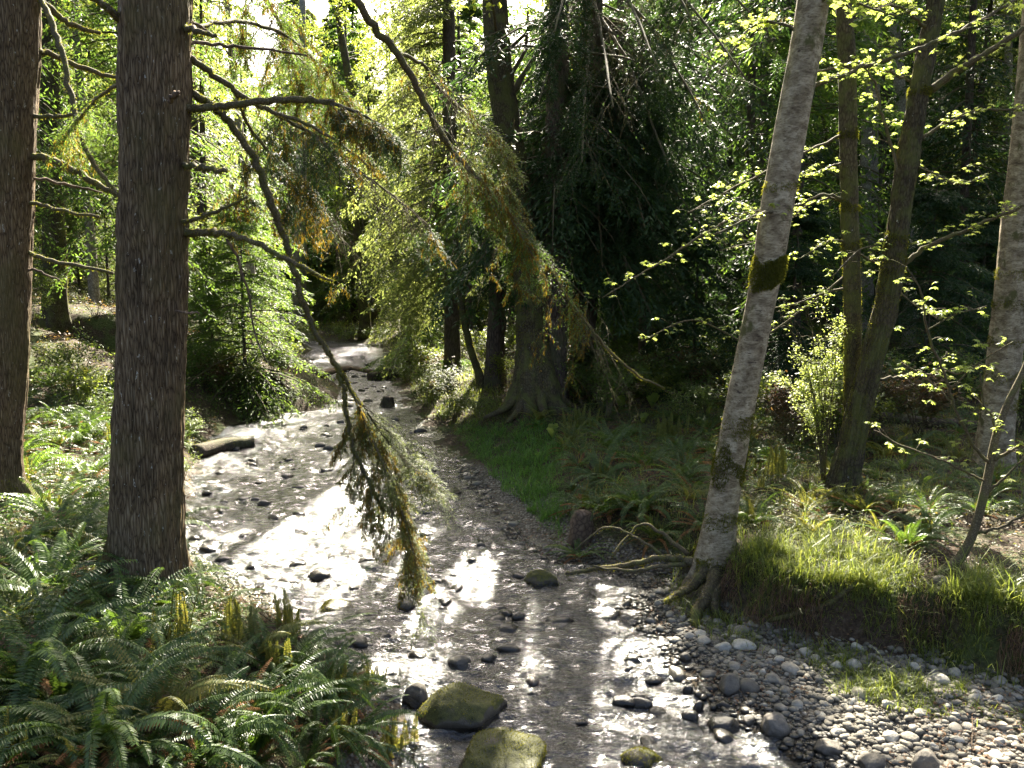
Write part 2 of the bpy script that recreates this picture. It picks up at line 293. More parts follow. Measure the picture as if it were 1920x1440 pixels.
def rock_mat(name, cols, moss=None, wet=.5):
    m, t, o = mat(name); p = wpos(t); g = nd(t, 'NewGeometry'); oi = nd(t, 'ObjectInfo')
    n1 = nd(t, 'TexNoise', inp={'Vector': p, 'Scale': 16, 'Detail': 8, 'Roughness': .7}); n2 = nd(t, 'TexNoise', inp={'Vector': p, 'Scale': 4, 'Detail': 5})
    f = nd(t, 'Math', operation='ADD', inp={0: nd(t, 'Math', operation='MULTIPLY', inp={0: g.outputs['Random Per Island'], 1: .55}).outputs[0], 1: nd(t, 'Math', operation='MULTIPLY', inp={0: oi.outputs['Random'], 1: .45}).outputs[0]}).outputs[0]
    col = ramp(t, f, [(.1, cols[0]), (.5, cols[1]), (.9, cols[2])])
    col = nd(t, 'MixRGB', blend_type='MULTIPLY', inp={0: .8, 1: col, 2: ramp(t, n1.outputs[0], [(.3, (.55,.55,.55)), (.7, (1.3,1.3,1.3))])}).outputs[0]
    z = nd(t, 'SeparateXYZ', inp={0: p}).outputs[2]
    dry = ramp(t, nd(t, 'Math', operation='ADD', inp={0: z, 1: nd(t, 'Math', operation='MULTIPLY', inp={0: n2.outputs[0], 1: .04}).outputs[0]}).outputs[0], [(.07, (0,0,0)), (.15, (1,1,1))])
    col = nd(t, 'MixRGB', blend_type='MULTIPLY', inp={0: 1.0, 1: col, 2: nd(t, 'MixRGB', inp={0: dry, 1: (.20,.19,.17,1), 2: (1,1,1,1)}).outputs[0]}).outputs[0]
    if moss:
        nz = nd(t, 'SeparateXYZ', inp={0: g.outputs['Normal']}).outputs[2]
        a = nd(t, 'Math', operation='MULTIPLY', inp={0: nd(t, 'Math', operation='ADD', inp={0: nz, 1: nd(t, 'Math', operation='MULTIPLY', inp={0: nd(t, 'Math', operation='SUBTRACT', inp={0: n2.outputs[0], 1: .5}).outputs[0], 1: 2.6}).outputs[0]}).outputs[0], 1: dry}).outputs[0]
        mc = ramp(t, n1.outputs[0], [(.3, (.02,.022,.006)), (.7, (.085,.085,.02))])
        col = nd(t, 'MixRGB', inp={0: ramp(t, a, [(moss, (0,0,0)), (moss + .2, (1,1,1))]), 1: col, 2: mc}).outputs[0]
    rg = nd(t, 'MixRGB', inp={0: dry, 1: (.18,.18,.18,1), 2: (.8,.8,.8,1)}).outputs[0]
    b = nd(t, 'Bump', inp={'Height': n1.outputs[0], 'Strength': .7, 'Distance': .02})
    s = nd(t, 'BsdfPrincipled', inp={'Base Color': col, 'Roughness': rg, 'Specular IOR Level': .4, 'Normal': b.outputs[0]}); t.links.new(s.outputs[0], o.inputs[0]); return m
M['rock'] = rock_mat('stream_rock', [(.06,.052,.04), (.10,.088,.07), (.16,.14,.115)])
M['mossrock'] = rock_mat('mossy_rock', [(.045,.036,.024), (.075,.062,.043), (.11,.092,.066)], moss=.32)
M['pebble'] = rock_mat('pebble', [(.10,.09,.07), (.20,.18,.145), (.39,.365,.31)])
def water_mat():
    m, t, o = mat('stream_water')
    n1 = nd(t, 'TexNoise', inp={'Vector': wpos(t, (6, 15, 1)), 'Scale': 1.0, 'Detail': 4, 'Roughness': .6, 'Distortion': .6})
    n2 = nd(t, 'TexNoise', inp={'Vector': wpos(t, (26, 48, 1)), 'Scale': 1.0, 'Detail': 3, 'Roughness': .6, 'Distortion': .5})
    h = nd(t, 'Math', operation='ADD', inp={0: n1.outputs[0], 1: nd(t, 'Math', operation='MULTIPLY', inp={0: n2.outputs[0], 1: .30}).outputs[0]}).outputs[0]
    b = nd(t, 'Bump', inp={'Height': h, 'Strength': 1.0, 'Distance': .055})
    fr = nd(t, 'Fresnel', inp={'IOR': 1.75, 'Normal': b.outputs[0]})
    tr = nd(t, 'BsdfTransparent', inp={0: (.16,.13,.09,1)})
    gl = nd(t, 'BsdfGlossy', inp={'Color': (1,1,1,1), 'Roughness': .12, 'Normal': b.outputs[0]})
    g2 = nd(t, 'BsdfGlossy', inp={'Color': (1,1,1,1), 'Roughness': .26, 'Normal': b.outputs[0]}); gl = nd(t, 'MixShader', inp={0: .16, 1: gl.outputs[0], 2: g2.outputs[0]})
    mx = nd(t, 'MixShader', inp={0: fr.outputs[0], 1: tr.outputs[0], 2: gl.outputs[0]})
    fm = nd(t, 'TexNoise', inp={'Vector': wpos(t, (1.3, 2.4, 1)), 'Scale': 1.0, 'Detail': 7, 'Roughness': .72, 'Distortion': .8})
    ff = ramp(t, fm.outputs[0], [(.66, (0,0,0)), (.78, (.4,.4,.4))])
    df = nd(t, 'BsdfDiffuse', inp={0: (.75,.78,.80,1), 'Normal': b.outputs[0]})
    m2 = nd(t, 'MixShader', inp={0: ff, 1: mx.outputs[0], 2: df.outputs[0]})
    t.links.new(m2.outputs[0], o.inputs[0]); return m
M['water'] = water_mat()

# ------------------------------------------------------------------ ground and water
def grid(xs, ys, zf):
    X, Y = np.meshgrid(xs, ys); Z = zf(X, Y); mb = MB(); ny, nx = X.shape
    i = np.arange(ny - 1)[:, None] * nx + np.arange(nx - 1)[None]
    mb.add(np.stack([X, Y, Z], -1), np.stack([i, i + 1, i + nx + 1, i + nx], -1)); return mb
xs = np.unique(np.round(np.concatenate([np.arange(-9, 9, .07), np.arange(-30, 30, .4), np.arange(-150, 151, 6.)]), 3))
ys = np.unique(np.round(np.concatenate([np.arange(3.5, 18, .07), np.arange(18, 60, .3), np.arange(-12, 3.5, .6), np.arange(60, 240, 5.)]), 3))
tag(grid(xs, ys, height).build('ground', M['ground']), 'brown forest floor of soil, moss and gravel sloping to the stream', 'ground', kind='structure')
def wave(X, Y):
    near = sst(45, 12, Y)
    a = fbm(X * 2.6, Y * 6.0, 0, 3, 21); b = 1 - np.abs(vn(X * 3.5 + a, Y * 9 + a * .8, 0, 31)) * 2; c = vn(X * 1.1, Y * 1.7, 0, 41)
    return .012 + (a * .046 + b * .024 + c * .020 + vn(X * 7, Y * 17, 0, 51) * .010) * (.4 + .6 * near)
vs = [3.0]
while vs[-1] < 74: vs.append(vs[-1] + max(.028, .0035 * vs[-1]))
vs = np.array(vs); nu = 190; U = np.linspace(-.06, 1.06, nu)
xl = np.interp(vs, LY, LX) - .35; xr = np.interp(vs, RY, RX) + .35
X = xl[:, None] + (xr - xl)[:, None] * U; Y = np.repeat(vs[:, None], nu, 1); mb = MB()
i = np.arange(len(vs) - 1)[:, None] * nu + np.arange(nu - 1)[None]
mb.add(np.stack([X, Y, wave(X, Y)], -1), np.stack([i, i + 1, i + nu + 1, i + nu], -1))
tag(mb.build('stream_water', M['water']), 'shallow rippling silver stream running through the forest', 'stream', kind='structure')

# ------------------------------------------------------------------ trees
def trunk_path(pts, base, H):
    """pts: (px, py, width px) top to bottom, base: ground point; returns centre line and radii, up to height H."""
    Yb = base[1]; C = []; W = []
    for px, py, wd in pts[::-1]:
        p = PX(px, py, Yb); C.append(p); W.append(wd / F * np.linalg.norm(p - CAM) / 2)
    C = np.array(C); W = np.array(W); d = (C[-1] - C[0]) / (C[-1][2] - C[0][2]); top = C[-1].copy(); wt = W[-1]; hz = top[2]
    d2 = (C[-1] - C[-2]) / max(C[-1][2] - C[-2][2], .1) if len(C) > 1 else d
    d = d * .6 + d2 * .4; d = d / d[2]
    if H > hz + .5:
        for k in range(1, 6):
            f = k / 5; C = np.vstack([C, top + d * (H - hz) * f * np.array([.6, .6, 1])]); W = np.append(W, wt * (1 - f * .85))
    return smooth(C, 8), np.interp(np.linspace(0, 1, (len(C) - 1) * 8 + 1), np.linspace(0, 1, len(C)), W)
def make_trunk(path, rad, base, matl, parent, flare=.5, fl_h=.5, rough=.03, n=None, lobes=5, seed=0):
    big = F * rad.max() / max(base[1], 4) > 20; n = n or (110 if big else (28 if base[1] < 18 else 12))
    L = np.linalg.norm(np.diff(path, axis=0), axis=1); s = np.concatenate([[0], np.cumsum(L)])
    vis = path[:, 2].searchsorted(min(path[-1][2], 9)) if big else len(path) - 1
    st = (.035 if big else (.12 if base[1] < 18 else .5)); sv = s[min(vis, len(s) - 1)]
    ss = np.concatenate([np.arange(0, sv, st), np.arange(sv, s[-1], max(st, .4)), [s[-1]]])
    P = np.stack([np.interp(ss, s, path[:, i]) for i in range(3)], 1); r = np.interp(ss, s, rad)
    P = np.vstack([[P[0] - [0, 0, .5]], P]); r = np.concatenate([[r[0]], r])
    def disp(r, an, P):
        h = np.clip(P[:, 2] - base[2], -.3, 50)[:, None]
        fl = flare * np.exp(-np.clip(h, 0, 50) / fl_h) * (1 + .55 * np.cos(an[None] * lobes + seed) + .25 * np.cos(an[None] * (lobes - 2) + seed * 2.1))
        cx, cy = np.cos(an)[None] * 2, np.sin(an)[None] * 2
        ridge = np.abs(vn(cx * 5 + seed, cy * 5, P[:, 2:3] * 2.2, seed)) + .5 * np.abs(vn(cx * 11, cy * 11, P[:, 2:3] * 6, seed + 1)) + .5 * vn(cx, cy, P[:, 2:3] * 1.2, seed + 2)
        return r[:, None] * (1 + fl + rough * (ridge * 2 - 1))
    mb = MB(); tube(mb, P, r, n, disp); mb.build('trunk', matl, parent, origin=base); return P, r
def moss_fuzz(path, rad, zr, n, parent, base, name='moss', matl='trunkmoss', length=.03, spread=1.0, bumps=.0, phi=None, seed=0, wid=.3):
    rng = RNG(seed + 77); lv = LV()
    z = rng.uniform(zr[0], zr[1], n); P = np.stack([np.interp(z, path[:, 2], path[:, i]) for i in range(3)], 1); r = np.interp(z, path[:, 2], rad)
    a = rng.uniform(0, 2 * np.pi, n) if phi is None else rng.normal(phi, spread, n)
    e = np.minimum(z - zr[0], zr[1] - z) / max((zr[1] - zr[0]) / 2, .01)
    nz = vn(np.cos(a) * 2, np.sin(a) * 2, z * 4, seed); cc = (zr[0] + zr[1]) / 2; hw = (zr[1] - zr[0]) / 2; low = vn(np.cos(a) * 1.6, np.sin(a) * 1.6, 3.0, seed + 5); hi_ = vn(np.cos(a) * 1.6, np.sin(a) * 1.6, 9.0, seed + 6)
    keep = (nz > -.35 - e * .8) & ((hw > .8) | ((z > cc - hw * (.75 + .7 * low)) & (z < cc + hw * (.6 + .7 * hi_))))
    N = np.stack([np.cos(a), np.sin(a), a * 0], 1); P = P + N * (r * .98)[:, None] * (1 + bumps * rng.random(n) * np.sqrt(np.clip(e, 0, 1)) * (.6 + .8 * nz))[:, None]
    D = N * .5 + rng.normal(0, .5, N.shape) + np.array([0, 0, -.75])
    lv.add(P[keep], D[keep], perp(D, rng)[keep], (length * rng.uniform(.6, 1.6, n))[keep], (length * wid * rng.uniform(.6, 1.4, n))[keep])
    mb = MB(); lv.into(mb, cull=False); return mb.build(name, M[matl], parent, smooth_=False, origin=base)
def conifer_leaves(lv, wood, trunk, trad, z0, H, Rr, nb, rng, K=18, Mm=6, ll=.11, lw=.035, droop=.35, az=None, dens=1.0, cull=True, zmax=None):
    zz = z0 + ((zmax or H) - z0) * np.sort(rng.random(nb) ** 1.05); f = (zz - z0) / (H - z0)
    B = np.stack([np.interp(zz, trunk[:, 2], trunk[:, i]) for i in range(3)], 1)
    a = np.arange(nb) * 2.4 + rng.normal(0, .5, nb) if az is None else az(rng, nb)
    L = Rr * np.clip(1 - f, .04, 1) ** .75 * rng.uniform(.6, 1.1, nb) * np.minimum(1, .65 + f * 2.2) + .3
    dr = np.stack([np.cos(a), np.sin(a), a * 0], 1); rise = rng.uniform(-.25, .2, nb) + f * .35; dp = droop * rng.uniform(.6, 1.3, nb)
    ev = lambda t: B[:, None] + dr[:, None] * (L[:, None] * t)[..., None] + np.array([0, 0, 1.]) * ((rise[:, None] * t - dp[:, None] * t * t) * L[:, None])[..., None]
    tw = np.linspace(0, 1, 6); W = ev(np.repeat(tw[None], nb, 0)); kl = (shade_keep(W[:, 1].copy(), rng) & shade_keep(W[:, 3].copy(), rng) & shade_keep(W[:, 5].copy(), rng)) | (rng.random(nb) < .04) if cull else np.ones(nb, bool)
    W, B, dr, L, rise, dp = W[kl], B[kl], dr[kl], L[kl], rise[kl], dp[kl]; nb = len(B)
    for i in range(nb): tube(wood, W[i], np.linspace(.012 + L[i] * .008, .004, 6), 4)
    t = np.clip((np.arange(K)[None] + rng.uniform(.2, 1.2, (nb, K))) / K, .1, 1); P = ev(t)
    T = nrm(dr[:, None] * 1.0 + np.array([0, 0, 1.]) * (rise[:, None] - 2 * dp[:, None] * t)[..., None]); Sd = nrm(np.cross(T, np.array([0, 0, 1.])))
    bl = np.minimum(.40 * L[:, None] * (1.08 - t) ** .7 + .10, .95) * np.minimum(1, t * 3.0 + .2)
    for sg in (-1, 1):
        bd = nrm(Sd * sg * .8 + T * .6 + rng.normal(0, .14, P.shape) + np.array([0, 0, -.12]))
        u = (np.arange(Mm) + .5) / Mm; Q = P[:, :, None] + bd[:, :, None] * (bl[..., None] * u)[..., None] - np.array([0, 0, 1.]) * (bl[..., None] * .28 * u * u)[..., None]
        Dv = np.repeat(bd[:, :, None], Mm, 2); si = nrm(np.cross(Dv, np.array([0, 0, 1.]))); alt = np.where(np.arange(Mm) % 2 == 0, 1, -1)[None, None, :, None]
        D = nrm(Dv * .8 + si * alt * .55 + rng.normal(0, .22, Dv.shape) - np.array([0, 0, .3])); Q = Q + rng.normal(0, .025, Q.shape)
        S_ = nrm(np.cross(D, np.array([0, 0, 1.])) + rng.normal(0, .5, D.shape))
        n = Q.size // 3; k = rng.random(n) < dens
        lv.add(Q.reshape(-1, 3)[k], D.reshape(-1, 3)[k], S_.reshape(-1, 3)[k], (ll * rng.uniform(.6, 1.5, n))[k], (lw * rng.uniform(.7, 1.5, n))[k])
def leafy_crown(lv, wood, trunk, z0, H, Rr, nb, n, rng, size=.08, spread=.55):
    zz = z0 + (H - z0) * rng.random(nb) ** .8; B = np.stack([np.interp(zz, trunk[:, 2], trunk[:, i]) for i in range(3)], 1)
    for i in range(nb):
        a = i * 2.4 + rng.normal(0, .4); L = Rr * rng.uniform(.5, 1.1); d = np.array([math.cos(a), math.sin(a), rng.uniform(.2, .9)])
        P = smooth(np.array([B[i], B[i] + d * L * .4 + rng.normal(0, .12, 3), B[i] + d * L * .75 + rng.normal(0, .25, 3), B[i] + d * L + rng.normal(0, .3, 3) - [0, 0, .2]]), 4)
        tube(wood, P, np.linspace(.015 + .012 * L, .004, len(P)), 5)
        m = int(n / nb); c = rng.integers(3, len(P), m // 14 + 1); ctr = P[c] + rng.normal(0, spread * .7, (len(c), 3)); q = rng.integers(0, len(ctr), m)
        Q = ctr[q] + rng.normal(0, .2, (m, 3)) * [1, 1, .6]; D = rng.normal(0, 1, (m, 3)) * [1, 1, .45] - [0, 0, .35]; S_ = nrm(np.cross(D, np.array([0, 0, 1.]))) + rng.normal(0, .35, (m, 3))
        lv.add(Q, D, S_, size * rng.uniform(.6, 1.4, m), size * .7 * rng.uniform(.7, 1.3, m))
def PL(pts):                        # a traced branch: (px, py, width px, Y)
    C = np.array([PX(p[0], p[1], p[3]) for p in pts]); W = np.array([p[2] * p[3] / F / 2 for p in pts]); C2 = smooth(C, 6)
    return C2, np.interp(np.linspace(0, 1, len(C2)), np.linspace(0, 1, len(W)), W)
def wobble(P, r, rng, a=.3):        # small crooks in a twig
    k = rng.normal(0, 1, P.shape) * (np.minimum(r, .02) * a)[:, None]; k[0] = 0; return P + k
def branch(parent, base, pts, matl='twig', name='branch', seed=0, moss=0, n=8):
    P, r = PL(pts); rng = RNG(seed); P = wobble(P, r, rng, .5); mb = MB(); tube(mb, P, r * 1.0 + .001, n); o = mb.build(name, M[matl], parent, origin=base)
    if moss:
        lv = LV(); m = int(moss * len(P)); k = rng.integers(0, len(P) - 1, m); Q = P[k] + (P[k + 1] - P[k]) * rng.random((m, 1)); a = rng.normal(0, 1, (m, 3)); a = nrm(a)
        Q = Q + a * r[k][:, None] * .9; D = a + np.array([0, 0, -.6]); lv.add(Q, D, perp(D, rng), .022 * rng.uniform(.5, 1.5, m), .008)
        mb = MB(); lv.into(mb, cull=False); mb.build('moss', M['trunkmoss'], o, False, base)
    return o, P, r
def sprays(P, t0, n, L, rng, down=.5, out=None, sub=9, ll=.035, lw=.008, wood=None, lv=None, spread=1.0, fine=7):
    """hanging twigs with feathery side twigs along the polyline P"""
    m = len(P) - 1; u = t0 + (1 - t0) * rng.random(n); k = np.minimum((u * m).astype(int), m - 1); A = P[k] + (P[k + 1] - P[k]) * (u * m - k)[:, None]; T = nrm(P[k + 1] - P[k])
    side = rng.normal(0, 1, (n, 3)) * spread * [1, 1, .35]
    if out is not None: side = side * .7 + np.asarray(out)
    D = nrm(T * .6 + side * .8 + np.array([0, 0, -down])); l = L * rng.uniform(.45, 1.15, n)
    us = np.linspace(0, 1, 6); W = A[:, None] + D[:, None] * (l[:, None] * us)[..., None] + np.array([0, 0, -1.]) * (l[:, None] * us * us * .35 * (.4 + down))[..., None]
    if wood is not None:
        for i in range(n): tube(wood, W[i], np.linspace(.0035, .0012, 6), 3)
    v = (np.arange(sub) + .6) / sub; Q = A[:, None] + D[:, None] * (l[:, None] * v)[..., None] + np.array([0, 0, -1.]) * (l[:, None] * v * v * .35 * (.4 + down))[..., None]
    Td = nrm(D[:, None] + np.array([0, 0, -1.]) * (v * .7 * (.4 + down))[None, :, None]); S0 = nrm(np.cross(Td, np.array([0, 0, 1.]) + rng.normal(0, .3, (n, 1, 3))))
    for sg in (-1, 1):
        d = nrm(S0 * sg * .75 + Td * .65 + rng.normal(0, .15, Q.shape)); sl_ = (l[:, None] * .30 * (1.1 - v)[None] + .03)
        w_ = (np.arange(fine) + .3) / fine; X = Q[:, :, None] + d[:, :, None] * (sl_[..., None] * w_)[..., None] - np.array([0, 0, 1.]) * (sl_[..., None] * w_ * w_ * (.15 + .4 * down))[..., None]
        dd = np.repeat(d[:, :, None], fine, 2); pe = nrm(np.cross(dd, np.array([0, 0, 1.]))); alt = np.where(np.arange(fine) % 2 == 0, 1, -1)[None, None, :, None]
        E = nrm(dd * .75 + pe * alt * .6 + rng.normal(0, .15, dd.shape) - np.array([0, 0, .25 * down])).reshape(-1, 3); X = X.reshape(-1, 3)
        lv.add(X, E, nrm(np.cross(E, np.array([0, 0, 1.]))) + rng.normal(0, .35, E.shape), ll * rng.uniform(.6, 1.4, len(X)), lw * rng.uniform(.7, 1.5, len(X)))
    return W
def moss_strands(W, n, lv, rng, ll=.06, lw=.012, rad=.012):
    """tufts of moss drooping from the twigs W [N,k,3]"""
    i = rng.integers(0, len(W), n); j = rng.integers(0, W.shape[1] - 1, n); Q = W[i, j] + (W[i, j + 1] - W[i, j]) * rng.random((n, 1)) + rng.normal(0, rad, (n, 3))
    D = rng.normal(0, .28, (n, 3)) + np.array([0, 0, -1.]); lv.add(Q, D, perp(D, rng), ll * rng.uniform(.4, 1.5, n), lw * rng.uniform(.6, 1.5, n))

def bough(P, t0, n2, L2, n3, L3, rng, wood, lv, ml, down=.5, out=(0, 0, 0), ll=.032, lw=.009, mossy=.35, nm=220, t1=1.0):
    """secondary branches off the limb P, each with its own feathery twigs and patches of moss"""
    m = len(P) - 1
    for i in range(n2):
        u = t0 + (t1 - t0) * (i + rng.random()) / n2; k = min(int(u * m), m - 1); A = P[k] + (P[k + 1] - P[k]) * (u * m - k); T = nrm(P[k + 1] - P[k])
        s = 1 if i % 2 else -1; sd = nrm(np.cross(T, np.array([0, 0, 1.]))) * s; D = nrm(T * .55 + sd * rng.uniform(.4, .95) + np.asarray(out) * rng.uniform(.3, 1.2) + [0, 0, -down * rng.uniform(.2, 1.1)]); L = L2 * rng.uniform(.35, 1.15) * (1.15 - .5 * (i / n2))
        q = np.linspace(0, 1, 6)[:, None]; B = A + D * L * q - np.array([0, 0, 1.]) * (L * down * .5) * q * q + rng.normal(0, .012, (6, 3)) * q; B = smooth(B, 3); tube(wood, B, np.linspace(.006, .0018, len(B)), 4)
        W = sprays(B, .08, max(3, int(n3 * rng.uniform(.5, 1.3))), L3, rng, down * rng.uniform(.4, 1.0), None, sub=7, ll=ll, lw=lw, wood=wood, lv=lv, fine=5)
        if rng.random() < mossy: moss_strands(W, int(nm * rng.uniform(.4, 1.4)), ml, rng, .07, .010, .012)
def put_bough(e, b, P, seed, mt, t0, n2, L2, n3, L3, par=None, cull=True, **k):
    rng = RNG(seed); w_, lv, ml = MB(), LV(), LV(); bough(P, t0, n2, L2, n3, L3, rng, w_, lv, ml, **k); w_.build('twigs', M['twig'], par or e, origin=b); nl = MB(); lv.into(nl, cull=cull); nl.build('needles', M[mt], par or e, False, b)
    if ml.a: mm = MB(); ml.into(mm, cull=cull); mm.build('hanging_moss', M['moss'], par or e, False, b)

# ======================= traced trees ==================================
TREES = {}
def tree(name, label, cat, pts, basepx, H, bark, group=None, flare=.35, flh=.4, rough=.03, lobes=5, seed=1, base=None, fit=True):
    b = G(*basepx) if base is None else np.array(base); path, rad = trunk_path(list(pts), b, H)
    if path[0][2] > b[2]: path = np.vstack([[path[0][0], path[0][1], b[2]], path]); rad = np.concatenate([[rad[0]], rad])
    e = empty(name, b, label, cat, group); P, r = make_trunk(path, rad, b, M[bark], e, flare, flh, rough, lobes=lobes, seed=seed)
    return e, b, P, r
def crown(e, b, kind, P, r, z0, H, Rr, nb, seed=0, mat_='conifer', K=18, Mm=6, ll=.11, lw=.035, n=4000, droop=.35, az=None, dens=1.0, cull=True, zmax=None):
    rng = RNG(seed + 500); lv = LV(); wood = MB(); leaf = MB()
    if kind == 'c': conifer_leaves(lv, wood, P, r, z0, H, Rr, nb, rng, K, Mm, ll, lw, droop, az, dens, cull, zmax)
    else: leafy_crown(lv, wood, P, z0, H, Rr, nb, n, rng, ll)
    o = wood.build('limbs', M['twig'], e, origin=b); lv.into(leaf, rng, cull); leaf.build('foliage', M[mat_], e, False, b); return o

# T2: the big fir on the left bank
e2, b2, P2, r2 = tree('fir_tree', 'widest straight grey brown fir trunk, at the water edge on the left bank', 'tree',
    [(293,0,104),(290,250,106),(286,500,108),(279,800,108),(274,1000,110),(272,1070,112)], (272,1085), 26, 'fir', flare=.22, flh=.3, rough=.06, seed=4)
Y2 = b2[1]; print('T2', b2)
crown(e2, b2, 'c', P2, r2, 9.5, 26, 3.6, 60, 2, 'conifer')
for k, (nm, pts, ms) in enumerate([
    ('branch', [(340,203,14,Y2),(400,200,13,Y2),(470,194,12,Y2-.1),(560,187,12,Y2-.2),(625,193,7,Y2-.2)], 60),
    ('branch', [(335,95,12,Y2),(385,128,12,Y2+.2),(440,170,10,Y2+.4),(500,205,8,Y2+.6),(560,225,6,Y2+.8),(640,270,5,Y2+1),(700,320,4,Y2+1.2)], 20),
    ('branch', [(335,437,17,Y2),(390,436,13,Y2-.1),(430,440,11,Y2-.2),(490,462,9,Y2-.3),(560,497,8,Y2-.4),(622,527,4,Y2-.4)], 60),
    ('branch', [(336,416,8,Y2),(370,409,7,Y2-.2),(410,396,6,Y2-.3),(464,369,4,Y2-.4)], 20),
    ('branch', [(338,308,11,Y2),(385,315,10,Y2-.3),(424,320,7,Y2-.4)], 30),
    ('branch', [(340,30,8,Y2+.1),(370,45,6,Y2+.3),(402,68,5,Y2+.4)], 0),
    ('branch', [(335,48,13,Y2),(365,57,10,Y2-.2),(406,68,6,Y2-.3)], 20),
    ('branch', [(335,78,7,Y2),(400,82,6,Y2+.3),(480,90,5,Y2+.6),(575,104,3,Y2+1)], 0),
    ('branch', [(330,583,5,Y2-.2),(350,587,4,Y2-.35),(372,586,3,Y2-.4)], 0),
    ('branch', [(318,190,8,Y2-.3),(328,180,8,Y2-.45),(336,173,6,Y2-.5)], 0),
    ('branch', [(250,52,14,Y2),(215,25,13,Y2-.2),(180,0,11,Y2-.3),(120,-40,8,Y2-.4)], 40),
    ('branch', [(425,448,5,Y2-.2),(448,490,5,Y2-.1),(468,560,4,Y2),(476,620,3,Y2),(500,680,2,Y2)], 0)]):
    branch(e2, b2, pts, seed=k, moss=ms, matl='deadwood' if ms == 0 else 'twig')
# long drooping mossy limb with the hanging spray over the water
long_ = [(330,150,13,Y2),(365,175,13,Y2+.1),(405,203,13,Y2+.2),(440,240,13,Y2+.2),(482,310,13,Y2+.3),(510,385,14,Y2+.4),(535,450,11,Y2+.5),(556,520,11,Y2+.5),(576,590,10,Y2+.6),(603,645,9,Y2+.6),(634,690,8,Y2+.7),(645,735,7,Y2+.7),(650,780,7,Y2+.7),(663,840,7,Y2+.7),(690,900,5,Y2+.7),(720,960,3,Y2+.7)]
ob, Pb, rb = branch(e2, b2, long_, seed=31, moss=90)
fork = [(634,690,7,Y2+.7),(655,725,6,Y2+.75),(680,780,6,Y2+.8),(710,850,5,Y2+.8),(735,905,4,Y2+.8),(760,980,3,Y2+.8),(780,1060,2,Y2+.8)]
of, Pf, rf = branch(e2, b2, fork, seed=32, moss=60)
fork2 = [(655,725,4,Y2+.75),(690,775,4,Y2+.9),(720,820,3,Y2+1),(770,870,3,Y2+1),(815,915,2,Y2+1)]
og, Pg, rg = branch(e2, b2, fork2, seed=33)
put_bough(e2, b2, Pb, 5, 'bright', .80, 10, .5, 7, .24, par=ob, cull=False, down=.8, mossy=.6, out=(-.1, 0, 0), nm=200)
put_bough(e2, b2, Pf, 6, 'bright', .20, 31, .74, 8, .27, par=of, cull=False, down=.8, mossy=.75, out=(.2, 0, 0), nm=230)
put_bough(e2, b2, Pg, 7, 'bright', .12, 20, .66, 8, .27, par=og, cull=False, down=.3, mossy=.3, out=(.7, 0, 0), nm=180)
# needle tufts on the dead straight limbs
def tufts(e, b, P, t0, n, L, seed, down=.5, mt='conifer', moss=20, out=None, ll=.04, lw=.01, par=None):
    rng = RNG(seed); lv = LV(); wd = MB(); W = sprays(P, t0, n, L, rng, down, out, wood=wd, lv=lv, ll=ll, lw=lw); nl = MB(); lv.into(nl, cull=False)
    wd.build('twigs', M['twig'], par or e, origin=b); nl.build('needles', M[mt], par or e, False, b)
    if moss: lv = LV(); moss_strands(W, n * moss, lv, rng); ml = MB(); lv.into(ml, cull=False); ml.build('hanging_moss', M['moss'], par or e, False, b)
o_, P_, r_ = branch(e2, b2, [(560,187,8,Y2-.2),(625,195,6,Y2-.2),(680,215,5,Y2-.1),(730,245,3,Y2)], seed=41)
put_bough(e2, b2, P_, 42, 'deepgreen', .2, 14, .5, 9, .26, par=o_, down=.6, mossy=.6)
o_, P_, r_ = branch(e2, b2, [(500,205,6,Y2+.6),(580,250,5,Y2+1.2),(660,310,4,Y2+1.8),(740,370,3,Y2+2.4),(800,420,2,Y2+3)], seed=43)
put_bough(e2, b2, P_, 44, 'deepgreen', 0, 30, .8, 10, .3, par=o_, down=.8, mossy=.6)
for k, (pts, n_, L_, mt) in enumerate([([(440,170,7,Y2+.4),(470,240,6,Y2+1),(520,300,5,Y2+1.6),(590,370,4,Y2+2.2),(640,450,3,Y2+2.6)], 110, .7, 'deepgreen'), ([(340,60,8,Y2),(430,40,7,Y2+1),(520,60,6,Y2+2),(600,120,5,Y2+3),(660,190,3,Y2+3.6)], 100, .8, 'conifer'),
    ([(330,-120,14,Y2),(420,-80,11,Y2+1.2),(500,0,8,Y2+2.4),(540,90,6,Y2+3.2),(560,170,4,Y2+3.6)], 120, .9, 'conifer'), ([(240,150,7,Y2+.3),(200,170,6,Y2+1.2),(160,210,5,Y2+2),(130,260,3,Y2+2.6)], 50, .6, 'conifer')]):
    o_, P_, r_ = branch(e2, b2, pts, seed=45 + k, moss=20); put_bough(e2, b2, P_, 46 + k, mt, .25, n_ // 5, L_ * 1.1, 10, .32, par=o_, down=.7, mossy=.5)
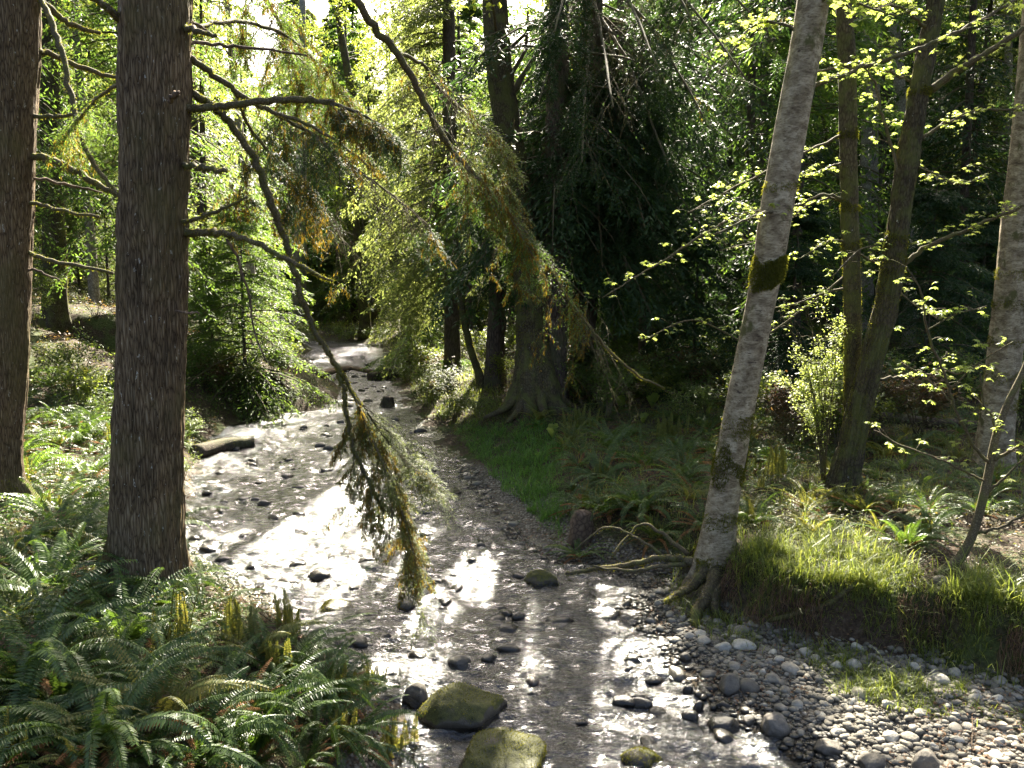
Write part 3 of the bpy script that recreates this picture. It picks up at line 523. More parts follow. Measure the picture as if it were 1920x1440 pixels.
# the long bough crossing the middle from above
o_, Pm, r_ = branch(e2, b2, [(330,-420,24,Y2),(460,-260,20,Y2+.6),(590,-90,17,Y2+1.2),(668,0,14,Y2+1.6),(705,55,14,Y2+1.8),(745,100,13,Y2+2),(790,180,12,Y2+2.3),(830,258,11,Y2+2.6),(870,305,9,Y2+2.9),(930,372,8,Y2+3.2),(985,435,7,Y2+3.5),(1035,505,6,Y2+3.8),(1085,590,6,Y2+4.1),(1140,655,5,Y2+4.3),(1190,700,5,Y2+4.5),(1245,727,3,Y2+4.6)], seed=51, moss=40)
put_bough(e2, b2, Pm[int(len(Pm) * .40):int(len(Pm) * .86)], 52, 'conifer', 0, 46, 1.3, 9, .33, par=o_, cull=True, down=.7, mossy=.55, out=(.12, 0, -.1), nm=350, ll=.036, lw=.010)
o_, P_, r_ = branch(e2, b2, [(745,100,7,Y2+2),(790,120,6,Y2+2.6),(830,170,5,Y2+3),(880,225,4,Y2+3.4),(925,300,3,Y2+3.8),(960,400,3,Y2+4)], seed=53)
put_bough(e2, b2, P_, 54, 'bright', .15, 30, .9, 12, .36, par=o_, down=.5, mossy=.3, ll=.036, lw=.010)

# T1: fir at the left edge
e1, b1, P1, r1 = tree('fir_tree', 'dark fir trunk with mossy flared foot, cut off by the left edge', 'tree',
    [(28,0,70),(24,200,66),(18,450,64),(12,650,64),(2,800,62),(-6,900,66)], (-2,935), 26, 'fir', flare=.55, flh=.28, rough=.04, seed=8)
Y1 = b1[1]; crown(e1, b1, 'c', P1, r1, 10, 26, 3.6, 60, 3, 'conifer')
moss_fuzz(P1, r1 * 1.35, (b1[2] - .1, b1[2] + .35), 2500, e1, b1, seed=2)
for k, (pts, ms) in enumerate([
    ([(50,292,13,Y1),(90,298,12,Y1),(130,314,12,Y1-.2),(180,343,11,Y1-.3),(238,376,8,Y1-.4)], 60),
    ([(60,-10,12,Y1),(110,30,11,Y1+.2),(150,52,9,Y1+.3),(188,62,5,Y1+.4)], 40),
    ([(70,-20,8,Y1),(95,40,11,Y1-.2),(118,105,10,Y1-.4),(130,170,10,Y1-.5),(150,240,9,Y1-.6),(170,300,8,Y1-.7),(205,345,7,Y1-.8),(238,382,5,Y1-.9)], 40),
    ([(55,96,12,Y1),(90,100,10,Y1+.2),(140,122,9,Y1+.3),(200,142,7,Y1+.4),(250,155,4,Y1+.5)], 50),
    ([(50,217,8,Y1),(100,218,7,Y1),(153,216,5,Y1-.1)], 20), ([(50,330,6,Y1),(120,345,5,Y1+.3),(190,361,3,Y1+.5)], 0),
    ([(48,376,7,Y1),(110,393,6,Y1-.1),(186,406,5,Y1-.2)], 30), ([(45,472,8,Y1),(110,491,7,Y1-.1),(215,511,5,Y1-.2)], 30), ([(42,502,5,Y1),(70,508,4,Y1),(112,525,3,Y1)], 0)]):
    branch(e1, b1, pts, seed=60 + k, moss=ms, matl='deadwood' if ms == 0 else 'twig')

# T4: the pale alder leaning by the gravel
e4, b4, P4, r4 = tree('alder_tree', 'pale grey alder with moss collars leaning right above the gravel bar', 'tree',
    [(1525,0,50),(1490,200,52),(1455,400,56),(1440,500,52),(1420,600,50),(1390,750,52),(1366,880,54),(1350,980,58),(1343,1040,66)], (1338,1092), 20, 'alder', flare=.45, flh=.22, rough=.012, lobes=6, seed=3)
Y4 = b4[1]; print('T4', b4)
crown(e4, b4, 'b', P4, r4, 8.5, 20, 3.2, 26, 4, 'alderleaf', n=6000, ll=.09)
def zat(py, Y): return PX(0, py, Y)[2]
def band(e, b, P, r, py0, py1, n, seed, **k): return moss_fuzz(P, r, (zat(py1, b[1]), zat(py0, b[1])), n, e, b, seed=seed, **k)
band(e4, b4, P4, r4 * 1.02, 474, 546, 8000, 1, bumps=.15, length=.035, phi=-1.2, spread=1.1); band(e4, b4, P4, r4, 338, 362, 800, 2, bumps=.1); band(e4, b4, P4, r4, 765, 820, 1500, 3, spread=.9, phi=-1.2)
band(e4, b4, P4, r4, 825, 915, 8000, 4, bumps=.12); band(e4, b4, P4, r4, 950, 990, 1500, 5, spread=1.0, phi=-2.0); band(e4, b4, P4, r4 * 1.12, 1020, 1100, 6000, 6, bumps=.15)
for k, pts in enumerate([
    [(1330,1060,30,Y4-.1),(1300,1095,22,Y4-.3),(1270,1115,14,Y4-.5),(1250,1130,6,Y4-.7)], [(1345,1060,32,Y4-.15),(1330,1110,26,Y4-.5),(1305,1150,22,Y4-.7),(1310,1180,16,Y4-.85),(1322,1196,8,Y4-.95)],
    [(1350,1070,28,Y4-.2),(1340,1120,22,Y4-.55),(1345,1150,18,Y4-.7),(1375,1165,15,Y4-.75),(1410,1172,10,Y4-.7),(1440,1178,5,Y4-.7)], [(1355,1060,28,Y4-.1),(1385,1090,16,Y4-.2),(1410,1100,8,Y4-.3)],
    [(1320,1065,24,Y4),(1280,1048,16,Y4+.1),(1240,1046,12,Y4+.1),(1190,1055,10,Y4+.1),(1130,1066,8,Y4+.1),(1060,1074,5,Y4+.1)], [(1300,1055,12,Y4+.1),(1240,1062,8,Y4),(1180,1070,6,Y4),(1110,1062,4,Y4)],
    [(1290,1040,10,Y4+.3),(1240,1000,7,Y4+.5),(1200,985,5,Y4+.6),(1150,1040,4,Y4+.4)], [(1240,1040,6,Y4+.3),(1180,1000,5,Y4+.5),(1130,990,4,Y4+.6),(1080,1030,3,Y4+.5)]]):
    branch(e4, b4, pts, seed=80 + k, moss=70 if k < 5 else 10, name='root', matl='mossbark' if k < 4 else 'twig')
# T5 + T6: mossy maples
e5, b5, P5, r5 = tree('maple_tree', 'thin straight mossy trunk crossing behind the leaning mossy maple', 'tree',
    [(1582,0,24),(1588,130,27),(1592,350,28),(1598,550,28),(1598,750,28),(1596,850,30)], (1592,905), 17, 'mossbark', flare=.2, rough=.08, seed=12)
e6, b6, P6, r6 = tree('maple_tree', 'moss covered maple trunk leaning right with a sunlit left edge', 'tree',
    [(1755,0,24),(1737,100,30),(1712,240,31),(1690,380,32),(1666,550,36),(1640,650,36),(1615,750,38),(1597,840,40),(1583,900,44)], (1578,922), 16, 'mossbark', flare=.3, rough=.10, seed=13)
crown(e5, b5, 'b', P5, r5, 8, 17, 2.6, 16, 5, 'maple', n=2500, ll=.10); crown(e6, b6, 'b', P6, r6, 8, 16, 2.6, 16, 6, 'maple', n=2500, ll=.10)
moss_fuzz(P6, r6, (b6[2], b6[2] + 3.4), 16000, e6, b6, seed=9, length=.022, bumps=.05); moss_fuzz(P5, r5, (b5[2], b5[2] + 3.6), 6000, e5, b5, seed=10, length=.02)
for a_, b_ in ((470, 520), (160, 180), (430, 470)): band(e6, b6, P6, r6, a_, b_, 1500, a_, bumps=.25)
for a_, b_ in ((240, 262), (375, 400), (445, 475)): band(e5, b5, P5, r5, a_, b_, 1200, a_, bumps=.2)
# T7 right edge alder
e7, b7, P7, r7 = tree('alder_tree', 'pale alder with dark moss blotches near the right edge of the photo', 'tree',
    [(1945,0,36),(1928,230,42),(1908,420,46),(1895,560,48),(1880,700,50),(1866,820,50)], (1858,880), 20, 'alder', flare=.3, rough=.02, seed=15)
crown(e7, b7, 'b', P7, r7, 9, 20, 3.0, 20, 7, 'alderleaf', n=4000, ll=.1)
for k, (a_, b_) in enumerate(((500,530),(560,585),(625,650),(690,720),(745,770),(790,860))): band(e7, b7, P7, r7, a_, b_, 1500, 90 + k, bumps=.06)

# ======================= centre, traced trees ==========================
e3, b3, P3, r3 = tree('fir_tree', 'slim sunlit mossy trunk in the gap between the two left trunks', 'tree', [(92,60,26),(96,300,30),(102,450,34),(103,560,36)], (101,606), 22, 'mossbark', flare=.3, rough=.03, seed=21)
crown(e3, b3, 'c', P3, r3, 5.5, 22, 3.2, 60, 8, 'bright', K=16, Mm=5, ll=.14, lw=.045)
moss_fuzz(P3, r3, (b3[2], b3[2] + 3), 3000, e3, b3, seed=11, length=.05)
CT = [('maple_tree', 'massive gnarled mossy trunk leaning left at the centre of the photo', [(928,0,40),(938,150,46),(960,280,46),(978,400,48),(992,520,54),(1000,650,62),(1004,720,78)], (1006,766), 24, 'mossbark', .5, 'b', 9, 3.2, 'alderleaf'),
 ('cedar_tree', 'furrowed brown trunk fused to the right side of the gnarled mossy one', [(1046,120,36),(1043,300,42),(1041,500,48),(1037,650,52)], (1034,764), 26, 'dark', .3, 'c', 7.5, 3.8, 'deepgreen'),
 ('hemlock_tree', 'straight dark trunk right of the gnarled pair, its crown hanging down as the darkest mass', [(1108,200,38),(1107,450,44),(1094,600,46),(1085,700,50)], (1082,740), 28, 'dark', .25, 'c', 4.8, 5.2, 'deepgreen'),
 ('hemlock_tree', 'black trunk in deep shade left of the gnarled mossy one', [(934,450,30),(932,580,32),(927,690,36)], (924,728), 20, 'dark', .3, 'c', 4.6, 2.6, 'conifer'),
 ('maple_tree', 'thin curved mossy trunk bowing left over the bright shrubs', [(856,470,11),(862,540,12),(872,610,13),(886,665,14),(903,712,16)], (914,730), 9, 'mossbark', .3, None, 0, 0, ''),
 ('hemlock_tree', 'sunlit hemlock with pale hanging sprays left of the gnarled trunk', [(842,100,22),(845,400,26),(848,600,30)], (852,700), 24, 'dark', .2, 'c', 3.4, 3.9, 'bright'),
 ('hemlock_tree', 'slim dark trunk, left one of the two standing close together above the far bank', [(829,480,13),(831,560,14)], (832,640), 19, 'dark', .2, 'c', 8, 2.2, 'conifer'),
 ('hemlock_tree', 'slim dark trunk, right one of the two standing close together above the far bank', [(872,470,18),(876,560,20)], (879,642), 20, 'dark', .2, 'c', 9, 2.4, 'conifer'),
 ('maple_tree', 'bare crooked trunk leaning left above the stream bend', [(640,70,12),(662,180,15),(692,290,20),(724,420,22),(745,500,23),(764,550,25)], (781,652), 22, 'mossbark', .3, 'b', 8, 2.2, 'alderleaf'),
 ('alder_tree', 'short trunk with a sunlit foot on the far bank beside the stream bend', [(668,430,14),(675,520,17),(684,590,20)], (690,628), 14, 'mossbark', .35, 'b', 6, 2.6, 'alderleaf'),
 ('alder_tree', 'tall thin pale trunk rising into the white sky', [(567,0,11),(566,120,13),(565,300,19),(563,450,23),(561,560,26)], (560,606), 26, 'pale', .2, 'b', 17, 2.2, 'alderleaf'),
 ('hemlock_tree', 'small dark trunk standing right behind the big grey brown trunk', [(382,470,13),(381,560,15)], (380,640), 16, 'dark', .2, 'c', 4.5, 2.6, 'bright'),
 ('alder_tree', 'pale thin trunk in the dark wood seen between the two mossy maples', [(1672,0,16),(1690,200,17),(1702,420,18),(1708,560,20)], (1712,650), 22, 'pale', .2, 'b', 13, 2.2, 'alderleaf'),
 ('alder_tree', 'dim grey trunk in the dark wood behind the straight mossy maple', [(1640,0,26),(1632,200,27),(1628,420,28)], (1622,640), 24, 'pale', .2, 'b', 14, 2.4, 'alderleaf'),
 ('hemlock_tree', 'dark trunk right of the hanging dark mass', [(1162,420,26),(1162,560,28)], (1162,652), 24, 'dark', .2, 'c', 9, 3.0, 'deepgreen'),
 ('hemlock_tree', 'reddish dark snag of a trunk over the skunk cabbages', [(1209,480,14),(1206,600,16)], (1203,712), 11, 'dark', .2, 'c', 5, 2.0, 'deepgreen')]
for k, (nm, lb, pts, bp, H, bk, fl, ck, z0, Rr, lm) in enumerate(CT):
    e, b, P, r = tree(nm, lb, 'tree', pts, bp, H, bk, flare=fl, flh=.5, rough=.05, seed=30 + k)
    if ck == 'c':
        nb = int((H - z0) * (8.5 if k in (2, 5) else 5)); crown(e, b, 'c', P, r, b[2] + z0 - .5, H, Rr, nb, 40 + k, lm, K=26 if k in (2, 5) else 16, Mm=7 if k in (2, 5) else 5, ll=.14 if k in (2, 5) else .19, lw=.045 if k in (2, 5) else .06, droop=.6 if k in (2, 5) else .4)
    if k in (1, 2, 5): crown(e, b, 'c', P, r, b[2] + (2.2 if k == 5 else 4.4), 34, (4.4, 5.6, 4.4)[(1, 2, 5).index(k)], (110, 260, 130)[(1, 2, 5).index(k)], 90 + k, lm, K=26, Mm=7, ll=.17, lw=.055, droop=.65, zmax=15)
    elif ck == 'b': crown(e, b, 'b', P, r, z0, H, Rr, 20, 40 + k, lm, n=3500, ll=.14)
    if bk == 'mossbark': moss_fuzz(P, r, (b[2], b[2] + 3.5), 3500 if r.max() > .3 else 1500, e, b, seed=60 + k, length=.05, bumps=.06)
    if k == 0:
        for q, a in enumerate((-2.7, -2.1, -1.4, -.7, -.1)): 
            d = np.array([math.cos(a), math.sin(a), 0]); Q = smooth(np.array([b + [0, 0, .7] + d * .25, b + [0, 0, .35] + d * .55, b + [0, 0, .05] + d * .95, b - [0, 0, .15] + d * 1.5]), 4)
            mb = MB(); tube(mb, Q, np.linspace(.2, .05, len(Q)), 10); mb.build('root', M['mossbark'], e, origin=b)
        for pts_ in ([(946,200,14),(975,150,10),(1000,110,8),(1030,60,5)], [(955,190,10),(960,140,8),(985,90,6),(990,20,4)], [(1040,560,9),(1060,430,8),(1080,390,7),(1100,350,5)]):
            branch(e, b, [(x, y, w_, b[1]) for x, y, w_ in pts_], seed=q, moss=10)
# heavy boughs of the dark mass, reaching from their trunk towards the stream
_e, _b = [(o, np.array(o.location)) for o in sc.objects if (o.get('label') or '').startswith('straight dark trunk right of the gnarled')][0]
for k, (y0, x1, y1, Y1) in enumerate(((-160,1440,60,18.5),(-120,1400,150,17.5),(-60,1330,240,18),(-200,1300,40,17),(0,1260,330,18.5),(60,1210,430,19),(130,1180,540,20),(-30,1150,200,16.5),(40,1090,300,17.5),(-150,1040,60,17),(-40,1010,190,18),(100,1250,400,20.5),(-220,1200,-20,16.5),(-100,1230,120,16),(190,1130,500,19),(-180,1480,-40,19))):
    mx = ((1106 + x1) / 2, (y0 + y1) / 2 - abs(x1 - 1106) * .12 - 15, (23.6 + Y1) / 2)
    o_, P_, r_ = branch(_e, _b, [(1106, y0, 9, 23.6), (*mx[:2], 6, mx[2]), (x1, y1, 3, Y1)], seed=k, n=5)
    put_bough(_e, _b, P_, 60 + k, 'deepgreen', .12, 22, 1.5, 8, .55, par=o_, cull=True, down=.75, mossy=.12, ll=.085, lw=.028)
for k, (x_, y_, lb) in enumerate(((-12.4, 19.5, 'hemlock added to shade the slope, hidden behind the left edge trunk'), (-9.9, 22.0, 'hemlock added to shade the slope, hidden behind the widest left trunk'), (-15.5, 17.0, 'unseen hemlock added outside the left edge to shade the slope'))):  # hemlocks added to shade the left slope; some boughs show between the trunks
    b = np.array([x_, y_, float(height(x_, y_))]); e = empty('hemlock_tree', b, lb, 'tree'); P = smooth(np.array([b - [0, 0, .3], b + [0, 0, 8], b + [.2, 0, 22]]), 6); r = np.linspace(.2, .04, len(P)); make_trunk(P, r, b, M['dark'], e, .3, .4, n=14, seed=k)
    crown(e, b, 'c', P, r, b[2] + 3.6, 22, 3.6, 120, 160 + k, 'conifer', K=18, Mm=6, ll=.13, lw=.042, droop=.5, cull=False)
# young hemlocks: low drooping boughs from the ground up
YH = [('low hemlock drooping over the left bank beside the log in the water', (462,757), 6.5, 3.3, 'conifer'), ('young hemlock with flat dark boughs right of the stream bend', (770,690), 4.6, 2.3, 'conifer'),
 ('young hemlock in front of the black trunk', (850,700), 3.0, 1.5, 'conifer'), ('small hemlock right behind the pale leaning alder', (1300,740), 5.0, 2.2, 'deepgreen'),
 ('dark young hemlock between the pale alder and the straight mossy maple', (1480,760), 5.5, 2.3, 'deepgreen'), ('dark young hemlock right of the leaning mossy maple', (1730,740), 6.0, 2.6, 'deepgreen'),
 ('feathery young hemlock at the left edge beyond the first trunk', (150,560), 6.0, 2.6, 'bright'), ('sunlit young hemlock between the left trunks on the slope', (205,570), 5.0, 2.2, 'bright'),
 ('sunlit young hemlock on the far bank left of the bend', (520,600), 6.5, 2.8, 'bright'), ('young hemlock across the far end of the stream', (620,598), 5.5, 2.6, 'bright'),
 ('dark young hemlock near the right edge behind the blotchy alder', (1830,700), 5.5, 2.6, 'deepgreen'), ('young hemlock behind the skunk cabbages', (1150,700), 4.0, 2.0, 'conifer'), ('low dark hemlock under the hanging dark mass', (1230,690), 6.0, 2.6, 'deepgreen'),
 ('young hemlock right behind the big grey brown trunk', (400,690), 4.5, 1.8, 'conifer')]
for k, (lb, bp, H, Rr, lm) in enumerate(YH):
    b = G(*bp); e = empty('young_hemlock', b, lb, 'tree'); P = np.array([b - [0, 0, .2], b + [0, 0, H * .5], b + [.05, 0, H]]); r = np.array([.07, .045, .01])
    make_trunk(P, r, b, M['dark'], e, .2, .2, n=8); crown(e, b, 'c', P, r, b[2] + .25, b[2] + H, Rr, int(H * 14), 70 + k, lm, K=26, Mm=8, ll=.085 + b[1] * .001, lw=.022 + b[1] * .0004, droop=.45, cull=k not in (0, 8, 9, 13))
# ======================= forest behind =================================
SHAFT = [G(*p)[:2] for p in ((1500,1050),(1650,1050),(1650,1150),(1800,1150),(1620,1330),(1750,1380),(1880,1400),(1150,1200),(1250,1350),(1000,1250),(380,1250),(560,1300),(660,1350),(660,640),(850,710),(130,630))]
def in_shaft(x, y, H, r_=.6): return any(0 < (y - q) < H / SUN[2] * SUN[1] and abs((x - p) - (y - q) * math.tan(SUN_AZ)) < r_ for p, q in SHAFT)
def copy_tree(src, loc, rz, s, label, group):
    r = src.copy(); sc.collection.objects.link(r); r.location = loc; r.rotation_euler = (0, 0, rz); r.scale = (s, s, s * RNG(int(loc[0] * 99) % 999).uniform(.9, 1.15)); r['label'] = label; r['group'] = group; r['category'] = 'tree'
    for ch in [c for c in sc.objects if c.parent == src]: c = ch.copy(); sc.collection.objects.link(c); c.parent = r
    return r
rng = RNG(2024); placed = [(t.location.x, t.location.y) for t in sc.objects if t.type == 'EMPTY']; FOREST = []; KIDS = {}
spots = []
for tries in range(9000):
    if len(spots) >= 265: break
    y = math.exp(rng.uniform(math.log(24), math.log(118))); x = rng.uniform(-.74 * y - 6, .74 * y + 7)
    dL, dR = dists(x, y); px, py = proj(np.array([x, y, 2.0]))
    if max(dL, dR) < 2.0 or (585 < px < 725 and y < 62): continue
    if y < 34 and (740 < px < 1000): continue
    if y < 50 and in_shaft(x, y, 26): continue
    if min((x - a) ** 2 + (y - c) ** 2 for a, c in placed) < ((2.2 if px < 1000 else 2.7) + y * .018) ** 2: continue
    placed.append((x, y)); spots.append((x, y, px))
spots.sort(key=lambda q: q[1]); PROTO = {}
for n_, (x, y, px) in enumerate(spots):
    b = np.array([x, y, float(height(x, y))]); right = px > 1000; side = 'right' if right else ('left' if px < 560 else 'centre')
    H = rng.uniform(20, 29); broad = rng.random() < (.22 if right else .26)
    if 38 < y < 58 and in_shaft(x, y, 34, 3.0): H = rng.uniform(15, 19)
    if 545 < px < 760: H = rng.uniform(.27, .34) * y + 3
    mt = 'alderleaf' if broad else (('deepgreen', 'conifer', 'bright')[int(rng.choice(3, p=(.4, .35, .25)))] if right else ('bright', 'conifer', 'deepgreen')[int(rng.choice(3, p=(.5, .35, .15)))])
    nm = 'alder_tree' if broad else 'hemlock_tree'; grp = f"{'pale alder' if broad else 'dark hemlock'} trees of the {side} background wood"
    key = (broad, mt, rng.integers(3)) if y > 44 else None
    if key in PROTO:
        e = copy_tree(PROTO[key][0], b, rng.uniform(0, 6.28), H / PROTO[key][1], 'x', grp)
    else:
        rr = rng.uniform(.14, .30); lean = rng.normal(0, .5 if broad else .2, 2)
        P = smooth(np.array([b - [0, 0, .3], b + [lean[0] * .3, lean[1] * .3, H * .3], b + [lean[0], lean[1], H * .65], b + [lean[0] * 1.5, lean[1] * 1.2, H]]), 4); r = np.interp(np.linspace(0, 1, len(P)), [0, .3, 1], [rr, rr * .8, .03])
        e = empty(nm, b, 'x', 'tree', grp); make_trunk(P, r, b, M['pale' if broad else 'dark'], e, .25, .5, n=9, seed=n_); cull = key is None
        if broad: crown(e, b, 'b', P, r, b[2] + H * .35, b[2] + H, 3.2, 18, 200 + n_, mt, n=5000, ll=.20, cull=cull)
        else: crown(e, b, 'c', P, r, b[2] + (1.2 if key else rng.choice([1.5, 3.0, 4.5])), b[2] + H, rng.uniform(3.2, 4.6), int(H * (4.6 if key else 4.0)), 200 + n_, mt, K=14, Mm=6, ll=.27 if key else .22, lw=.10 if key else .075, droop=.5, cull=cull)
        if key: PROTO[key] = (e, H)
    FOREST.append((px, y, e, broad, side))
LM = [(-900, 'the left edge of the photo'), (15, 'the left edge trunk'), (280, 'the big grey brown trunk'), (560, 'the tall thin pale trunk'), (760, 'the bare crooked trunk'), (1000, 'the gnarled trunk'), (1162, 'the dark mass trunk'), (1440, 'the pale leaning alder'), (1595, 'the straight mossy maple'), (1700, 'the leaning mossy maple'), (1890, 'the blotchy right edge alder'), (2900, 'the right edge of the photo')]
ORD = 'first second third fourth fifth sixth seventh eighth ninth tenth eleventh twelfth thirteenth fourteenth fifteenth sixteenth seventeenth eighteenth nineteenth twentieth'.split(); ORD += ['twenty-' + q for q in ORD[:9]] + ['thirtieth'] + ['thirty-' + q for q in ORD[:9]]
for bi in (True, False):
    for k in range(len(LM) - 1):
        S_ = sorted([f for f in FOREST if f[3] == bi and LM[k][0] <= f[0] < LM[k + 1][0]], key=lambda f: f[0])
        for fr_ in (True, False):
            for q, f in enumerate([f for f in S_ if (f[1] < 52) == fr_]):
                f[2]['label'] = f"{'near' if fr_ else 'far'} {'pale alder' if bi else 'dark hemlock'} of the wood, {ORD[min(q, 38)]} right of {LM[k][1]}"
# ======================= palmate leaves on the right ===================
def palmate():
    a = np.linspace(-2.5, 2.5, 15); rr = np.where(np.arange(15) % 2 == 0, .62, 1.0) * (1 - .12 * np.abs(a)); rr[0] = rr[-1] = .3
    v = [[0, 0, 0]] + [[math.sin(t) * q * .55, math.cos(t) * q * .55, -.28 * q * q * (.4 + abs(math.sin(t)))] for t, q in zip(a, rr)]
    return np.array(v), np.array([[0, i + 1, i + 2] for i in range(14)])
PV, PT = palmate()
def put_leaves(mb, Q, D, size, rng):
    """palmate leaves at Q with the blade pointing along D (mostly flat)"""
    n = len(Q); D = nrm(D); U = nrm(np.array([0, 0, 1.]) + rng.normal(0, .28, (n, 3))); U = nrm(U - D * (U * D).sum(1, keepdims=True)); S_ = np.cross(D, U); s = (size * rng.uniform(.6, 1.25, n))[:, None, None]
    V = Q[:, None] + s * (PV[None, :, 0:1] * S_[:, None] + PV[None, :, 1:2] * D[:, None] + PV[None, :, 2:3] * U[:, None])
    mb.add(V.reshape(-1, 3), None, (PT[None] + (np.arange(n) * len(PV))[:, None, None]).reshape(-1, 3))
def twig_leaves(e, b, P, n, seed, size=.075, t0=.15, reach=.22, matl='maple', par=None):
    rng = RNG(seed); wood = MB(); lm = MB(); m = len(P) - 1
    for i in range(n):
        u = t0 + (1 - t0) * (i + rng.random()) / n; k = min(int(u * m), m - 1); A = P[k] + (P[k + 1] - P[k]) * (u * m - k)
        d = np.array([rng.normal(), rng.normal() * .8, rng.uniform(-.1, .5)]); d /= np.linalg.norm(d); L = reach * rng.uniform(.3, 1.3)
        T = smooth(np.array([A, A + d * L * .5 + [0, 0, .02], A + d * L]), 3); tube(wood, T, np.linspace(.0035, .0015, len(T)), 3)
        q = rng.integers(2, 5); Q = np.repeat(T[-1:], q, 0) + rng.normal(0, .02, (q, 3)); az = rng.uniform(0, 6.28) + np.arange(q) * 2.2; D = np.stack([np.cos(az), np.sin(az), np.full(q, -.15)], 1)
        Q = Q + D * .03; put_leaves(lm, Q, D, np.full(q, size), rng)
    wood.build('twigs', M['twig'], par, origin=b); lm.build('leaves', M[matl], par, False, b)
RT = [(e5, b5, [(1592,378,6),(1545,364,5),(1490,388,5),(1440,395,5),(1390,401,4),(1330,432,4),(1270,472,4),(1200,515,3),(1130,558,2)], 26), (e5, b5, [(1590,385,5),(1555,372,4),(1510,388,3),(1470,420,3),(1420,450,2),(1350,470,2)], 20),
 (e5, b5, [(1588,455,5),(1560,450,3),(1530,466,3),(1498,486,2)], 8), (e6, b6, [(1688,500,10),(1740,462,8),(1800,436,7),(1860,411,6),(1925,384,5)], 16), (e6, b6, [(1745,168,15),(1800,130,12),(1860,92,11),(1930,48,10)], 8),
 (e4, b4, [(1508,170,9),(1560,148,7),(1610,128,7),(1640,118,7),(1720,92,7),(1800,58,6),(1905,-4,5)], 26), (e6, b6, [(1725,158,5),(1680,140,5),(1620,126,4),(1580,126,4),(1515,138,3)], 24), (e6, b6, [(1722,262,6),(1780,226,5),(1840,206,4),(1925,207,3)], 12),
 (e6, b6, [(1650,712,6),(1700,706,5),(1748,700,4),(1763,680,4),(1776,660,3)], 6), (e6, b6, [(1690,340,6),(1665,250,5),(1650,200,5),(1640,150,4),(1600,110,3)], 14), (e4, b4, [(1475,400,6),(1440,396,5),(1400,412,4),(1340,440,3)], 8),
 (e5, b5, [(1586,540,4),(1540,552,4),(1490,570,3),(1450,578,2)], 8), (e5, b5, [(1600,470,3),(1650,500,3),(1700,560,3),(1760,600,2)], 10), (e6, b6, [(1700,300,4),(1760,330,3),(1800,345,3),(1850,330,2)], 12),
 (e4, b4, [(1500,60,6),(1440,40,5),(1400,60,4),(1370,100,3)], 16), (e4, b4, [(1515,30,7),(1560,-10,5),(1620,10,4),(1680,30,3)], 16), (e6, b6, [(1740,60,6),(1700,20,5),(1660,10,4),(1600,30,3)], 14),
 (e5, b5, [(1590,300,4),(1540,320,3),(1510,330,3),(1470,310,2)], 14), (e6, b6, [(1670,440,3),(1640,460,3),(1610,470,3),(1560,520,2)], 8), (e6, b6, [(1640,640,4),(1600,660,3),(1560,700,3)], 4),
 (e5, b5, [(1580,520,4),(1480,600,4),(1400,640,3),(1300,600,3),(1200,640,2)], 14), (e5, b5, [(1585,250,5),(1480,300,4),(1380,350,3),(1290,400,2)], 16)]
for k, (e, b, pts, n) in enumerate(RT):
    rng = RNG(900 + k); y0 = b[1]; y1 = y0 + rng.uniform(-1.2, .8); pts = [(x, y, w_, y0 + (y1 - y0) * i / (len(pts) - 1)) for i, (x, y, w_) in enumerate(pts)]
    o, P, r = branch(e, b, pts, seed=700 + k, n=6); twig_leaves(e, b, P, int(n * 1.9), 800 + k, par=o, size=.095)
# sapling with the crooked foot
bs = G(1762, 1080); es = empty('maple_sapling', bs, 'young bare maple with a crooked mossy foot beside the sunlit grass', 'tree'); ys_ = bs[1]
MAIN = [(1760,1082,26),(1782,1062,22),(1805,1040,18),(1828,990,16),(1850,905,16),(1867,820,14),(1890,755,12),(1925,680,10),(1960,560,7),(1975,400,4)]
P_, r_ = PL([(x, y, w_, ys_) for x, y, w_ in MAIN]); mb = MB(); tube(mb, P_, r_, 12); mb.build('trunk', M['twig'], es, origin=bs); moss_fuzz(np.sort(P_[:12], 0), np.full(12, .06), (bs[2], bs[2] + .2), 600, es, bs, length=.015)
for k, (pts, n) in enumerate([([(1858,872,7),(1820,830,6),(1790,762,5),(1765,690,4),(1738,620,4),(1728,550,3),(1700,500,2)], 14), ([(1860,862,7),(1893,846,6),(1930,826,5)], 3), ([(1848,925,6),(1890,890,4),(1930,850,3)], 2), ([(1828,1000,7),(1870,990,5),(1930,962,4)], 0),
    ([(1850,905,4),(1800,880,4),(1740,852,3),(1690,836,3),(1640,806,2)], 9), ([(1765,690,3),(1800,700,3),(1850,670,2),(1900,640,2)], 8), ([(1790,762,3),(1750,720,3),(1690,680,2)], 8), ([(1867,820,4),(1860,780,3),(1845,760,2),(1838,700,2)], 4), ([(1738,620,3),(1790,590,2),(1850,575,2)], 8), ([(1780,730,3),(1830,690,2),(1880,720,2)], 5)]):
    rng = RNG(k + 40); pts = [(x, y, w_, ys_ - .15 * i) for i, (x, y, w_) in enumerate(pts)]; o, P, r = branch(es, bs, pts, seed=740 + k, n=6)
    if n: twig_leaves(es, bs, P, n, 850 + k, par=o, size=.09)

